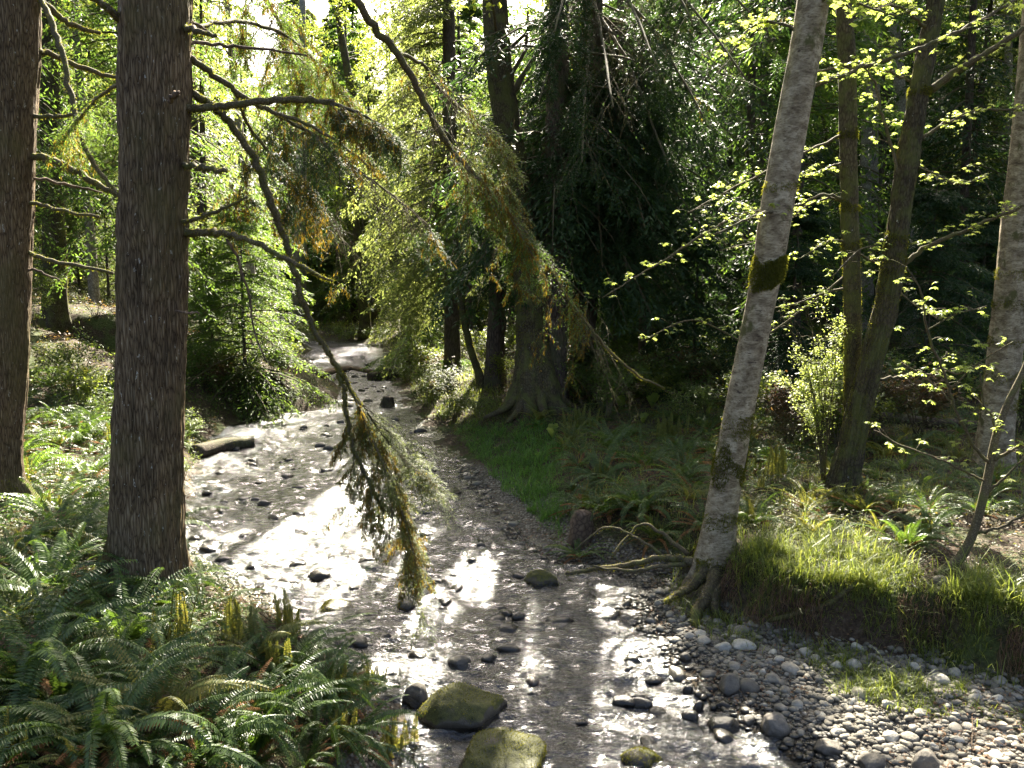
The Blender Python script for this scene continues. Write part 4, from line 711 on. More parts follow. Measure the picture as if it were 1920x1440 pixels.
# ======================= shrubs ========================================
def shrub(name, label, base, h, rad, n, matl, size, seed, group=None, stems=7, flat=.45, blobs=None):
    rng = RNG(seed); b = np.array(base); e = empty(name, b, label, 'shrub', group); wd = MB(); lv = LV(); C = []
    for i in range(stems):
        a = rng.uniform(0, 6.28); q = rad * rng.uniform(.3, 1) ; T = b + np.array([math.cos(a) * q, math.sin(a) * q, h * rng.uniform(.55, 1)])
        if blobs is not None: T = blobs[i % len(blobs)] + rng.normal(0, .06, 3)
        P = smooth(np.array([b, b + (T - b) * [.25, .25, .45], b + (T - b) * [.65, .65, .85], T]), 5); P = P + rng.normal(0, .012, P.shape); tube(wd, P, np.linspace(.009, .003, len(P)), 5); C.append(P[7:])
        for j in range(7):
            A = P[rng.integers(6, len(P))]; d = rng.normal(0, 1, 3) * [1, 1, .3]; d = d / np.linalg.norm(d) * rad * rng.uniform(.15, .45); Q = np.array([A, A + d * .5 + [0, 0, .03], A + d]); tube(wd, Q, [.004, .003, .0015], 3); C.append(smooth(Q, 5))
    C = np.vstack(C); k = rng.integers(0, len(C), n); Q = C[k] + rng.normal(0, size * .9, (n, 3)); D = rng.normal(0, 1, (n, 3)) * [1, 1, flat] - [0, 0, .15]
    lv.add(Q, D, nrm(np.cross(D, np.array([0, 0, 1.]))) + rng.normal(0, .25, D.shape), size * rng.uniform(.6, 1.4, n), size * .55 * rng.uniform(.7, 1.3, n))
    wd.build('stems', M['twig'], e, origin=b); mb = MB(); lv.into(mb, rng); mb.build('leaves', M[matl], e, False, b); return e
Yh = G(1545, 905)[1]
bl = [PX(x, y, Yh + d) for x, y, d in ((1500,540,0),(1540,560,.1),(1570,600,-.1),(1520,640,.1),(1480,620,0),(1590,590,.1),(1530,690,0),(1500,720,-.1),(1450,705,.1),(1560,660,0),(1520,780,0),(1470,580,0),(1545,740,.1),(1490,670,-.2))]
shrub('huckleberry_bush', 'tall huckleberry bush blazing white in the sun between the pale alder and the mossy maples', G(1545, 905), 2.4, .5, 8000, 'maple', .042, 3, stems=28, blobs=bl)
SH = [((800,745),1.0,.8,1500,'shrub',.06,'light green bush on the right bank just past the black stump'), ((850,790),.9,.8,1600,'shrub',.055,'leafy bush over the pebbly right shore below the bright far grass'), ((760,715),.8,.8,1200,'shrub',.07,'bush at the foot of the upturned roots by the far log'),
 ((905,800),.9,.7,1300,'shrub',.055,'pale bush left of the central gnarled roots'), ((350,830),.9,.5,1200,'shrub',.05,'bush sprouting right of the big trunk beside the log in the water'), ((345,900),.6,.4,800,'shrub',.045,'low bush at the water edge right of the big trunk'),
 ((205,790),.8,.6,1200,'shrub',.06,'green leafy bush left of the big trunk'), ((1130,560),1.6,1.4,1500,'shrub',.12,'pale leafy bush right of the crossing bough'), ((1290,800),.9,.7,1100,'shrub',.055,'bright leafy bush left of the pale alder'),
 ((1330,600),2.0,1.4,1600,'shrub',.11,'tall leafy bush in the gloom left of the pale alder'), ((1280,700),1.4,1.0,1500,'shrub',.07,'yellow green bush in the gloom under the dark mass'), ((1420,770),1.1,.8,1100,'shrub',.06,'leafy bush just right of the pale alder trunk'),
 ((70,620),1.6,1.6,1800,'shrub',.09,'sunlit bush beside the slim mossy trunk on the left'), ((180,600),1.6,1.8,1800,'shrub',.1,'sunlit bush on the crest of the left slope'), ((650,640),1.0,1.5,1500,'shrub',.12,'sunlit bush on the far bank at the bend'),
 ((560,640),1.2,1.6,1500,'shrub',.12,'sunlit bush behind the young hemlock on the far left bank'), ((720,640),1.2,1.5,1500,'shrub',.12,'yellowish bush right of the far stream bend'), ((1500,850),.8,.6,900,'cover',.05,'brownish bush at the foot of the huckleberry'),
 ((420,660),1.2,1.2,1800,'shrub',.08,'bright bush right of the big trunk on the far bank'), ((1640,840),.9,.8,900,'cover',.05,'thin dark bush right of the leaning maple foot')]
for k, (bp, h, rd, n, mt, sz, lb) in enumerate(SH): shrub('bush', lb, G(*bp), h, rd, n, mt, sz, 300 + k)

BZ = [([(40,600),(225,600),(225,900),(40,900)], 4, 'leafy bush on the left slope between the two left trunks', 'bushes of the left slope'), ([(340,600),(560,600),(600,700),(400,800),(345,800)], 12, 'leafy bush on the far left bank right of the big trunk', 'bushes of the far left bank'),
  ([(740,640),(960,660),(940,800),(800,780)], 12, 'leafy bush on the right bank left of the gnarled trunk', 'bushes left of the gnarled trunk'), ([(1060,640),(1360,640),(1360,790),(1060,790)], 22, 'leafy bush in the shade between gnarled trunk and pale alder', 'bushes right of the gnarled trunk'), ([(1400,640),(1920,640),(1920,850),(1400,850)], 34, 'leafy bush in the shade right of the pale alder', 'bushes right of the pale alder')]
rng = RNG(99); BP_ = {}; nb_ = 0
for poly, n, lb, gp in BZ:
    x0, x1 = min(p[0] for p in poly), max(p[0] for p in poly); y0, y1 = min(p[1] for p in poly), max(p[1] for p in poly); c_ = 0
    while c_ < n:
        px, py = rng.uniform(x0, x1), rng.uniform(y0, y1)
        if not inpoly(px, py, poly): continue
        g = G(px, py); c_ += 1
        if g[2] < .3: continue
        key = int(rng.integers(5)); s = rng.uniform(.6, 1.3) * (1 + g[1] * .012)
        if key not in BP_: BP_[key] = shrub('bush', lb, g, 1.0, .75, 1500, ('shrub', 'shrub', 'alderleaf', 'cover', 'shrub')[key], .055 + .006 * key, 500 + key, group=gp, stems=9)
        else:
            r = BP_[key].copy(); sc.collection.objects.link(r); r.location = g; r.rotation_euler = (0, 0, rng.uniform(0, 6.28)); r.scale = (s, s, s); r['label'] = lb; r['group'] = gp
            for ch in [c for c in BP_[key].children]: c = ch.copy(); sc.collection.objects.link(c); c.parent = r
# ======================= ferns =========================================
def frond(mb, base, az, L, el, arch, rng, npn=34, wmax=.085, pl=None, tilt=0.0):
    n = 12; t = np.linspace(0, 1, n); ang = el - arch * t ** 1.3; ds = L / (n - 1)
    hx = np.concatenate([[0], np.cumsum(np.cos(ang[:-1]) * ds)]); hz = np.concatenate([[0], np.cumsum(np.sin(ang[:-1]) * ds)])
    d = np.array([math.cos(az), math.sin(az), 0]); P = base + hx[:, None] * d + hz[:, None] * np.array([0, 0, 1.]); tube(mb, P, np.linspace(.0035, .0012, n), 3)
    u = np.linspace(.13, .99, npn); A = np.stack([np.interp(u, t, P[:, i]) for i in range(3)], 1); an = np.interp(u, t, ang); T = np.cos(an)[:, None] * d + np.sin(an)[:, None] * np.array([0, 0, 1.])
    side = np.array([-d[1], d[0], 0]); side = side * math.cos(tilt) + np.array([0, 0, 1.]) * math.sin(tilt)
    pl_ = wmax * np.minimum(1, (u + .12) * 3.2) * np.clip(1.06 - u, 0, 1) ** .55
    for sg in (-1, 1):
        D = nrm(side * sg + T * .28 + rng.normal(0, .07, A.shape) - np.array([0, 0, .16])); S_ = T + rng.normal(0, .12, T.shape); N = np.cross(D, S_)
        W = np.minimum(L / npn * .92, .022); m = A + D * (pl_ * .35)[:, None]
        V = np.stack([A, m + S_ * W * .5, A + D * pl_[:, None] - np.array([0, 0, .012]), m - S_ * W * .5], 1); mb.add(V.reshape(-1, 3), np.arange(len(A) * 4).reshape(-1, 4))
def fern_mesh(seed, nf, L, el0=1.15, arch=1.5, npn=34, w_=.085, matl='fern', name='fern'):
    rng = RNG(seed); mb = MB()
    for i in range(nf):
        az = i * 2.4 + rng.normal(0, .3); l = L * rng.uniform(.65, 1.1); q = i / nf
        frond(mb, np.array([math.cos(az), math.sin(az), 0]) * .03, az, l, el0 * rng.uniform(.75, 1.15) - q * .35, arch * rng.uniform(.7, 1.3), rng, npn, w_ * rng.uniform(.8, 1.15), tilt=rng.normal(0, .3))
    return mb.mesh(name, M[matl], False)
def dead_mesh(seed, nf, L):
    rng = RNG(seed); mb = MB()
    for i in range(nf): frond(mb, np.zeros(3), rng.uniform(0, 6.28), L * rng.uniform(.5, .9), rng.uniform(0, .7), rng.uniform(.6, 1.6), rng, 26, .07)
    return mb.mesh('dead_fronds', M['reddead'], False)
def fiddle_mesh(seed, n, h, matl='fernlight'):
    rng = RNG(seed); mb = MB()
    for i in range(n):
        a = rng.uniform(0, 6.28); o = np.array([rng.normal(0, .07), rng.normal(0, .07), 0]); H = h * rng.uniform(.6, 1.1); ln = np.array([math.cos(a), math.sin(a)]) * H * rng.uniform(.02, .22)
        t = np.linspace(0, 1, 9); P = np.stack([o[0] + ln[0] * t * t, o[1] + ln[1] * t * t, H * t], 1); c = np.linspace(0, 5.2, 10)[1:]; rr = .016 * np.exp(-c * .22); d2 = np.array([math.cos(a), math.sin(a), 0])
        Cc = P[-1] + d2 * .016; S_ = Cc - d2[None] * (np.cos(c) * rr)[:, None] + np.array([0, 0, 1.]) * (np.sin(c) * rr)[:, None]; P = np.vstack([P, S_]); tube(mb, P, np.linspace(.0045, .0022, len(P)), 4)
        u = np.linspace(.2, .97, 20); A = np.stack([np.interp(u, np.linspace(0, 1, 9), P[:9, i_]) for i_ in range(3)], 1)
        for sg in (-1, 1):
            D = nrm(np.array([-d2[1], d2[0], .35]) * sg * [1, 1, sg] + rng.normal(0, .15, A.shape)); l = (.045 * (1.1 - u) + .008)[:, None]; V = np.stack([A, A + D * l * .5 + [0, 0, .007], A + D * l, A + D * l * .5 - [0, 0, .007]], 1); mb.add(V.reshape(-1, 3), np.arange(80).reshape(-1, 4))
    return mb.mesh('fiddleheads', M[matl], False)
FM = [fern_mesh(k, n, L, a, b_, 40, w_) for k, (n, L, a, b_, w_) in enumerate(((22,1.05,1.15,1.6,.095),(18,.95,1.0,1.35,.085),(26,1.1,1.25,1.75,.10),(20,.8,1.1,1.5,.075),(16,.9,.85,1.1,.09)))]
FS = [fern_mesh(20 + k, n, L, a, b_, 24, w_) for k, (n, L, a, b_, w_) in enumerate(((18,.95,1.2,1.6,.10),(22,.85,1.1,1.4,.09),(16,1.0,1.0,1.5,.095)))]
FL = [fern_mesh(30 + k, 14, L, 1.25, 1.2, 30, .09, 'fernlight') for k, L in enumerate((.7, .85))]
DM = [dead_mesh(50 + k, 9, .8) for k in range(3)]; HM = [fiddle_mesh(60 + k, 12, h) for k, h in enumerate((.42, .34, .3))]
def fern(loc, mesh, label, group, rng, scale=1.0, dead=None, heads=None, name='sword_fern', tilt=.12):
    o = bpy.data.objects.new(name, mesh); sc.collection.objects.link(o); o.location = loc; o.rotation_euler = (rng.normal(0, tilt), rng.normal(0, tilt), rng.uniform(0, 6.28)); o.scale = (scale,) * 3; tag(o, label, 'fern', group)
    for nm, me in (('dead_fronds', dead), ('fiddleheads', heads)):
        if me is not None: c = bpy.data.objects.new(nm, me); sc.collection.objects.link(c); c.parent = o
    return o
rng = RNG(77)
KEY = [((90,1130),0,1.25,'big fern at the left edge with pale fronds arching below the first trunk'), ((60,1290),2,1.3,'large dark sword fern in the lower left corner'), ((230,1210),2,1.15,'wide dark fern left of the upright fiddleheads'), ((190,1400),0,1.2,'sword fern filling the bottom edge left of the mossy yellow stone'),
 ((455,1345),1,.95,'sword fern with a white sunlit frond right of the yellow mossy stone'), ((520,1270),0,1.05,'sunlit sword fern left of the big mossy boulder pair'), ((470,1420),2,1.1,'dark sword fern at the bottom edge below the yellow mossy stone'), ((640,1400),1,1.0,'fern touching the lower mossy boulder at the bottom edge'), ((345,1400),4,1.1,'sword fern with long level fronds at the bottom edge'),
 ((620,1310),3,1.0,'small fern on the bank edge beside the gray boulder'), ((20,1400),1,1.3,'dark fern cut off by the lower left corner'), ((310,1130),3,1.0,'small fern at the foot of the big grey brown trunk'), ((150,1040),1,1.1,'fern between the two left trunks nearest the camera'),
 ((1130,900),0,1.15,'large blue green sword fern in the hollow left of the pale alder'), ((1195,960),2,1.0,'sword fern directly left of the pale alder trunk'), ((1085,1045),1,.75,'drooping sword fern on the rotten stump over the mossy rock'), ((1700,1030),2,.8,'round sunlit sword fern left of the crooked sapling'), ((1280,905),1,1.0,'sword fern left of the moss ring on the pale alder'),
 ((1010,800),3,.8,'pale green fern clump below the central roots'), ((1740,1000),0,.8,'sword fern behind the sapling foot'), ((1560,990),4,.8,'low fern with yellow fronds behind the log in the grass'), ((1620,960),1,.9,'low fern right of the leaning maple foot'), ((1320,770),1,1.1,'dark fern under the trees left of the pale alder')]
for bp, mi, s, lb in KEY: fern(G(*bp) - [0, 0, .02], FM[mi], lb, None, rng, s * .85, DM[rng.integers(3)], HM[rng.integers(3)] if rng.random() < .3 else None)
def scatter(poly, n, mind, rng, zmin=.3, yr=(4.2, 40)):
    out = []; x0, x1 = min(p[0] for p in poly), max(p[0] for p in poly); y0, y1 = min(p[1] for p in poly), max(p[1] for p in poly)
    for _ in range(n * 30):
        if len(out) >= n: break
        px, py = rng.uniform(x0, x1), rng.uniform(y0, y1)
        if not inpoly(px, py, poly): continue
        g = G(px, py)
        if inpoly(px, py, [(285,1190),(450,1190),(450,1335),(285,1335)]) or g[2] < zmin or g[1] > yr[1] or any((g[0] - o[0]) ** 2 + (g[1] - o[1]) ** 2 < (mind * (1 + g[1] * .02)) ** 2 for o in out): continue
        out.append(g)
    return out
ZN = [([(0,980),(230,960),(330,1110),(470,1170),(640,1240),(760,1380),(760,1445),(0,1445)], 62, .30, FM, .85, 'sword fern on the near left bank among the foreground ferns', 'foreground ferns of the left bank'),
      ([(30,700),(225,700),(225,980),(30,980)], 84, .38, FS, 1.0, 'sword fern on the shaded slope between the two left trunks', 'ferns of the left slope'),
      ([(335,760),(385,830),(370,930),(335,1010)], 10, .4, FS, .7, 'small fern on the bank edge right of the big trunk', 'bank edge ferns right of the big trunk'),
      ([(1060,820),(1330,800),(1330,1000),(1200,1020),(1050,960),(1040,880)], 44, .45, FS, 1.0, 'sword fern in the fern hollow left of the pale alder', 'ferns of the hollow left of the pale alder'),
      ([(1400,830),(1920,830),(1920,960),(1750,1000),(1640,960),(1400,1000)], 60, .5, FS, .85, 'sword fern on the shaded floor right of the pale alder', 'ferns right of the pale alder'),
      ([(1100,700),(1900,690),(1900,830),(1060,820)], 46, .8, FS, 1.15, 'distant fern at the foot of the shaded wood', 'distant ferns of the right wood')]
for poly, n, md, ms, s, lb, gp in ZN:
    for g in scatter(poly, n, md, rng):
        fern(g - [0, 0, .02], ms[rng.integers(len(ms))] if rng.random() > .14 else FL[rng.integers(2)], lb, gp, rng, s * rng.uniform(.45, 1.1), DM[rng.integers(3)] if rng.random() < .7 else None, HM[rng.integers(3)] if rng.random() < .2 else None)
for bp, mi, s, lb in (((335,1235),0,1.25,'upright lime green fiddlehead clump on the left bank, the taller one'), ((440,1200),1,1.1,'yellow brown fiddlehead clump right of the taller lime green one'), ((700,1290),2,1.0,'curled fiddleheads beside the gray boulder'), ((640,1330),2,1.2,'curled brown fiddleheads left of the gray boulder'), ((740,1420),2,1.1,'curled fiddleheads at the bottom edge by the lower boulder'),
     ((540,1190),2,1.2,'thin fiddleheads in front of the water'), ((1460,900),1,1.7,'orange tipped fiddlehead clump between the pale alder and the huckleberry'), ((1085,810),2,2.0,'straw coloured fiddlehead clump under the central trunks'), ((1255,830),2,2.0,'orange fiddlehead clump left of the pale alder')):
    o = bpy.data.objects.new('fiddlehead_fern', HM[mi]); sc.collection.objects.link(o); o.location = G(*bp); o.scale = (s,) * 3; o.rotation_euler[2] = rng.uniform(0, 6); tag(o, lb, 'fern')
for bp, mi, s, lb in (((480,1230),0,.9,'bright green lady fern behind the yellow brown fiddleheads'), ((1010,790),0,1.0,'bluish green lady fern below the central roots'), ((30,1170),0,.8,'yellow green frond catching light at the left edge'), ((1650,1000),0,.6,'yellow sunlit fern by the log in the grass'), ((1520,1000),1,.6,'bright fern left of the sunlit grass')):
    fern(G(*bp), FL[mi], lb, None, rng, s, name='lady_fern')
# skunk cabbages
for bp, s, lb in (((1165,770),.42,'left skunk cabbage glowing green under the dark trunks'), ((1222,765),.40,'right skunk cabbage glowing green under the dark trunks'), ((1036,822),.32,'skunk cabbage leaf below the central roots'), ((1205,795),.26,'small skunk cabbage in front of the glowing pair')):
    b = G(*bp); mb = MB(); q = RNG(int(bp[0]))
    for i in range(8):
        a = q.uniform(0, 6.28); d = np.array([math.cos(a), math.sin(a), 0]); L = s * q.uniform(.6, 1.2); tt = np.linspace(0, 1, 7); el = q.uniform(.8, 1.3); C = d * (np.sin(tt * 1.1) * L * math.cos(el))[:, None] + np.array([0, 0, 1.]) * (np.sin(tt * 1.7) * L * math.sin(el))[:, None]
        W = np.sin(tt * 2.9 + .15) * L * .22; sd = np.array([-d[1], d[0], 0]); V = np.stack([C + sd * W[:, None] + [0, 0, .02], C, C - sd * W[:, None] + [0, 0, .02]], 1).reshape(-1, 3); i0 = np.arange(6)[:, None] * 3 + np.arange(2)[None]; mb.add(V, np.stack([i0, i0 + 1, i0 + 4, i0 + 3], -1).reshape(-1, 4))
    o = mb.build('skunk_cabbage', M['maple']); o.location = b; tag(o, lb, 'plant')

# ======================= grass, ground cover, litter ===================
def field(n, ylo, yhi, rng, xr=.72):
    y = np.exp(rng.uniform(math.log(ylo), math.log(yhi), n)); x = rng.uniform(-xr, xr, n) * (y + 1); return x, y, height(x, y)
def grass(name, label, poly, n, h, seed, ylo, yhi, matl='grass', clump=.5, w_=.006, z0=.1, face=0):
    rng = RNG(seed); x, y, z = field(n * 14, ylo, yhi, rng); px, py = proj(np.stack([x, y, z], 1)); k = inpoly(px + rng.normal(0, 9, len(px)), py + rng.normal(0, 9, len(px)), poly) & (z > z0) & (fbm(x * 2.2, y * 2.2, 0, 3, seed) > -clump + rng.normal(0, .12, len(x))) & ~((bankd(x, y) > .02) & (bankd(x, y) < face) & (rng.random(len(x)) < .45))
    x, y, z = [q[k][:n] for q in (x, y, z)]; m = len(x); a = rng.uniform(0, 6.28, m); H = h * rng.gamma(3.0, .27, m) * np.clip(1 + 1.3 * fbm(x * 3.5, y * 3.5, 0, 2, seed + 3), .25, 3); b = rng.uniform(.3, 1.2, m); d = np.stack([np.cos(a), np.sin(a), a * 0], 1); s = np.stack([-np.sin(a), np.cos(a), a * 0], 1)
    B = np.stack([x, y, z - .01], 1); W = w_ * rng.uniform(.6, 1.4, m) * (1 + y * .03); rows = []
    for t, wf in ((0, 1), (.4, .9), (.75, .6)):
        c = B + d * (H * b * t * t)[:, None] + np.array([0, 0, 1.]) * (H * (t - .35 * b * t * t))[:, None]; rows += [c - s * (W * wf / 2)[:, None], c + s * (W * wf / 2)[:, None]]
    rows.append(B + d * (H * b)[:, None] + np.array([0, 0, 1.]) * (H * (1 - .45 * b))[:, None]); V = np.stack(rows, 1).reshape(-1, 3); i = np.arange(m)[:, None] * 7
    mb = MB(); mb.add(V, np.concatenate([i + [0, 1, 3, 2], i + [2, 3, 5, 4]]), i + [4, 5, 6]); return tag(mb.build(name, M[matl], None, False), label, 'grass', kind='stuff')
grass('grass', 'long bright grass on top of the sunlit right bank', [(1370,1060),(1440,990),(1600,1000),(1720,1075),(1820,1090),(1925,1080),(1925,1290),(1750,1240),(1600,1180),(1430,1180)], 30000, .16, 1, 6, 13, clump=.28, face=.22)
grass('grass', 'mossy lime grass spreading over the gravel edge', [(1430,1150),(1560,1190),(1700,1250),(1925,1320),(1925,1375),(1800,1345),(1680,1335),(1560,1290),(1500,1215),(1400,1190)], 19000, .10, 2, 6, 11, z0=.03, clump=.15)
grass('grass', 'grass tufts around the roots of the pale alder', [(1270,1010),(1420,1010),(1480,1180),(1400,1220),(1240,1150)], 6000, .16, 3, 7, 12)
grass('grass', 'deep green soft grass in the hollow by the right shore', [(850,800),(1000,785),(1060,830),(1040,900),(1060,960),(1040,1020),(940,1000),(860,900),(820,850)], 30000, .14, 4, 10, 22, 'deepgrass', w_=.007)
grass('grass', 'sunlit far grass left of the central trunks', [(740,690),(930,680),(940,780),(800,800),(740,750)], 12000, .22, 5, 16, 40, w_=.009)
grass('grass', 'sunlit grass on the far bank around the stream bend', [(590,600),(740,610),(740,690),(600,655)], 12000, .3, 6, 28, 70, w_=.014)
grass('grass', 'sparse grass along the left water edge', [(320,830),(400,800),(390,900),(345,1010),(320,1060)], 3000, .18, 7, 9, 26)
grass('grass', 'sparse blades under the trees on the right', [(1060,760),(1920,760),(1920,1000),(1400,1000),(1060,960)], 9000, .18, 8, 11, 30, clump=.1)
rng = RNG(88); x, y, z = field(230000, 4.2, 75, rng); dL, dR = dists(x, y); dB = bankd(x, y); cl = fbm(x * 1.6, y * 1.6, 0, 3, 44)
px, py = proj(np.stack([x, y, z], 1)); gp = inpoly(px, py, [(870,820),(1000,790),(1060,830),(1060,1000),(960,990)])
k = ((dL > .2) | (dB > .15)) & (cl > -.25 + rng.normal(0, .15, len(x))) & ~gp & ~((y < 10) & (dR > 0) & (rng.random(len(x)) < .6)); x, y, z, cl = x[k], y[k], z[k], cl[k]; m = len(x)
hh = np.clip(cl + .3, 0, 1) * (.22 + .008 * y) * rng.random(m); a = rng.uniform(0, 6.28, m); D = np.stack([np.cos(a), np.sin(a), rng.normal(.1, .4, m)], 1); sz = .022 + .0022 * y
lv = LV(); lv.add(np.stack([x, y, z + hh + .01], 1), D, np.stack([-np.sin(a), np.cos(a), rng.normal(0, .4, m)], 1), sz * rng.uniform(.6, 1.6, m), sz * .6 * rng.uniform(.6, 1.4, m)); mb = MB(); lv.into(mb, cull=False)
tag(mb.build('ground_cover', M['cover'], None, False), 'low mixed leaves and moss covering the forest floor', 'ground cover', kind='stuff')
x, y, z = field(60000, 4.2, 40, rng); dL, dR = dists(x, y); k = (np.maximum(dL, dR) > .1) & (fbm(x * 1.2, y * 1.2, 0, 2, 60) > -.2); x, y, z = x[k], y[k], z[k]; m = len(x); a = rng.uniform(0, 6.28, m); sz = .03 + .0015 * y
lv = LV(); lv.add(np.stack([x, y, z + .012 + rng.random(m) * .02], 1), np.stack([np.cos(a), np.sin(a), rng.normal(.1, .25, m)], 1), np.stack([-np.sin(a), np.cos(a), rng.normal(0, .3, m)], 1), sz * rng.uniform(.5, 1.5, m), sz * .5); mb = MB(); lv.into(mb, cull=False)
tag(mb.build('leaf_litter', M['litter'], None, False), 'brown fallen leaves and needles scattered over the ground', 'leaf litter', kind='stuff')
mb = MB(); x, y, z = field(900, 5, 30, rng); dL, dR = dists(x, y); k = (np.maximum(dL, dR) > .2)
for a_, b_, c_ in zip(x[k], y[k], z[k]):
    L = rng.uniform(.1, .5); a = rng.uniform(0, 6.28); d = np.array([math.cos(a), math.sin(a), 0]) * L; Q = np.array([[a_, b_, c_ + .015], [a_ + d[0] * .5 + rng.normal(0, .02), b_ + d[1] * .5, 0], [a_ + d[0], b_ + d[1], 0]]); Q[1:, 2] = height(Q[1:, 0], Q[1:, 1]) + rng.uniform(.01, .08, 2); tube(mb, Q, [.005, .004, .002], 4)
tag(mb.build('fallen_twigs', M['deadwood']), 'dead twigs strewn over the forest floor', 'twigs', kind='stuff')
# roots and dead stalks hanging from the cut bank
mb = MB(); x, y, z = field(60000, 6.3, 10, rng); dB = bankd(x, y); k = (dB > .12) & (dB < .34) & (x > 2) & (fbm(x * 2.5, y * 2.5, 0, 2, 81) > -.05)
for a_, b_, c_ in list(zip(x[k], y[k], z[k]))[:900]:
    L = rng.gamma(2, .09); Q = np.array([[a_, b_, c_ + .02], [a_ - .05, b_ - .07, c_ - .01], [a_ - .07 + rng.normal(0, .03), b_ - .13, c_ - L * .5], [a_ - .07 + rng.normal(0, .04), b_ - .14, c_ - L]]); tube(mb, smooth(Q, 3), np.linspace(.003, .001, 10), 3)
tag(mb.build('hanging_roots', M['litter']), 'fine dead roots and stalks hanging down the undercut right bank', 'roots', kind='stuff')

# ======================= rocks =========================================
import bmesh
def ico(sub):
    bm = bmesh.new(); bmesh.ops.create_icosphere(bm, subdivisions=sub, radius=1.0); v = np.array([q.co[:] for q in bm.verts]); f = np.array([[q.index for q in p.verts] for p in bm.faces]); bm.free(); return v, f
I1, I2, I4 = ico(2), ico(3), ico(5)
def rockv(I, seed, dim, amp=.22, ang=1.0):
    v = I[0].copy(); q = RNG(seed); o = q.uniform(0, 90, 3)
    for _ in range(5):                # a few worn flat facets
        n = nrm(q.normal(0, 1, 3) * [1, 1, .7]); c = q.uniform(.62, .85); d = v @ n; v = v - np.where(d > c, (d - c) * .8 * ang, 0)[:, None] * n
    r = 1 + amp * fbm(v[:, 0] * 1.1 + o[0], v[:, 1] * 1.1 + o[1], v[:, 2] * 1.1 + o[2], 3, seed % 50); return v * r[:, None] * np.asarray(dim)
def rock(px, py, wpx, hpx, label=None, moss=False, group=None, name='rock', z=None, seed=None, rot=None):
    seed = seed or int(px * 3 + py); q = RNG(seed); c = G(px, py + hpx * .42) if z is None else G0(px, py + hpx * .42, z); c = c.copy()
    if z is None and c[2] < -.05: c = G0(px, py + hpx * .42, -.05)
    wpx = wpx * (1.08 if wpx > 100 else 1); dist = np.linalg.norm(c - CAM); w_ = wpx / F * dist / 2; h_ = hpx / F * dist / 2; d = np.array([w_ * 1.02, w_ * q.uniform(.65, .95), h_ * 1.15]); mb = MB(); big = wpx > 45; I = I4 if big else I2; a = q.uniform(-.5, .5) if rot is None else rot
    v = rockv(I, seed, d, .22); v = np.stack([v[:, 0] * math.cos(a) - v[:, 1] * math.sin(a), v[:, 0] * math.sin(a) + v[:, 1] * math.cos(a), v[:, 2]], 1)
    if big: v = v * (1 + .05 * fbm(v[:, 0] * 5, v[:, 1] * 5, v[:, 2] * 5, 4, 8) + .018 * fbm(v[:, 0] * 14, v[:, 1] * 14, v[:, 2] * 14, 3, 7))[:, None]
    mb.add(v + c + [0, 0, h_ * .08], None, I[1]); o = mb.build(name, M['mossrock' if moss else 'rock'], None, True, origin=tuple(c)); tag(o, label or 'small dark wet stone breaking the surface of the stream', 'rock', group if label is None else None)
    if moss and wpx > 60:
        lv = LV(); V = v + c + [0, 0, h_ * .08]; n = nrm(v / d); k = q.integers(0, len(V), int(wpx * 45)); ns = fbm(V[k, 0] * 4, V[k, 1] * 4, V[k, 2] * 4, 2, 3); kk = k[(n[k, 2] + ns > .45)]; D = n[kk] * .6 + q.normal(0, .6, (len(kk), 3)); lv.add(V[kk], D, perp(D, q), .016 * q.uniform(.5, 1.4, len(kk)), .006); mb = MB(); lv.into(mb, cull=False); mb.build('moss', M['trunkmoss'], o, False, tuple(c))
    return o
RK = [(866,1312,150,100,'big mossy brown boulder at the near left edge of the stream',1),(783,1297,62,66,'plain gray boulder left of the big mossy one',0),(945,1402,165,84,'long mossy boulder cut by the bottom edge',1),(1203,1418,78,56,'rounded mossy boulder cut by the bottom edge in midstream',1),
 (1012,1082,66,48,'mossy wedge shaped rock at the tip of the alder roots',1),(949,1176,52,30,'smooth dark rock in midstream',0),(930,1158,42,24,'lumpy dark rock right behind the smooth midstream one',0),(847,922,46,26,'dark rock with a sunlit mossy ridge at the right shore',1),(872,914,24,18,'round gray stone beside the sunlit mossy ridge rock',0),
 (627,1134,82,28,'low flat mossy rock left of midstream',1),(688,1050,38,20,'mossy dome rock behind the hanging bough',1),(356,1072,48,30,'mossy stone at the water edge by the big trunk',1),(388,1028,44,22,'pair like gray stone at the left water edge',0),(364,1008,26,18,'pale gray stone at the left water edge',0),
 (1293,1340,42,34,'tan stone standing in the shallows below the gravel',0),(1360,1356,62,36,'wide gray cobble at the water line of the gravel bar',0),(1370,1276,50,40,'dark cobble, left one of the touching pair on the gravel bar',0),(1402,1282,44,36,'dark cobble, right one of the touching pair on the gravel bar',0),(1452,1352,54,48,'large gray cobble on the gravel bar',0),(1356,1316,34,20,'flat oval cobble near the water line',0),
 (1284,1228,26,26,'upright tan cobble at the shaded gravel edge',0),(1555,1400,52,40,'large cobble on the gravel near the bottom edge',0),(1635,1423,56,30,'pale cobble at the bottom edge of the gravel',0),(1740,1420,50,40,'sunlit large cobble toward the lower right corner',0),(330,1310,66,46,'yellow mossy stone glowing among the foreground ferns',1),(665,780,32,16,'mossy stone in the far shallows',1),(680,812,30,16,'flat mossy stone behind the drooping limb',1),(520,788,22,10,'dark stone in the bright far riffle',0),(606,803,20,10,'round dark stone in the far riffle',0),(420,832,30,16,'dark stone at the end of the log',0),
 (862,1026,30,18,'green dotted stone near the right shore',1),(888,1034,26,16,'gray stone near the right shore',0),(1765,1085,30,20,'stone under the sapling foot',0),(848,1240,40,22,'black rock under the near left bank fringe',0)]
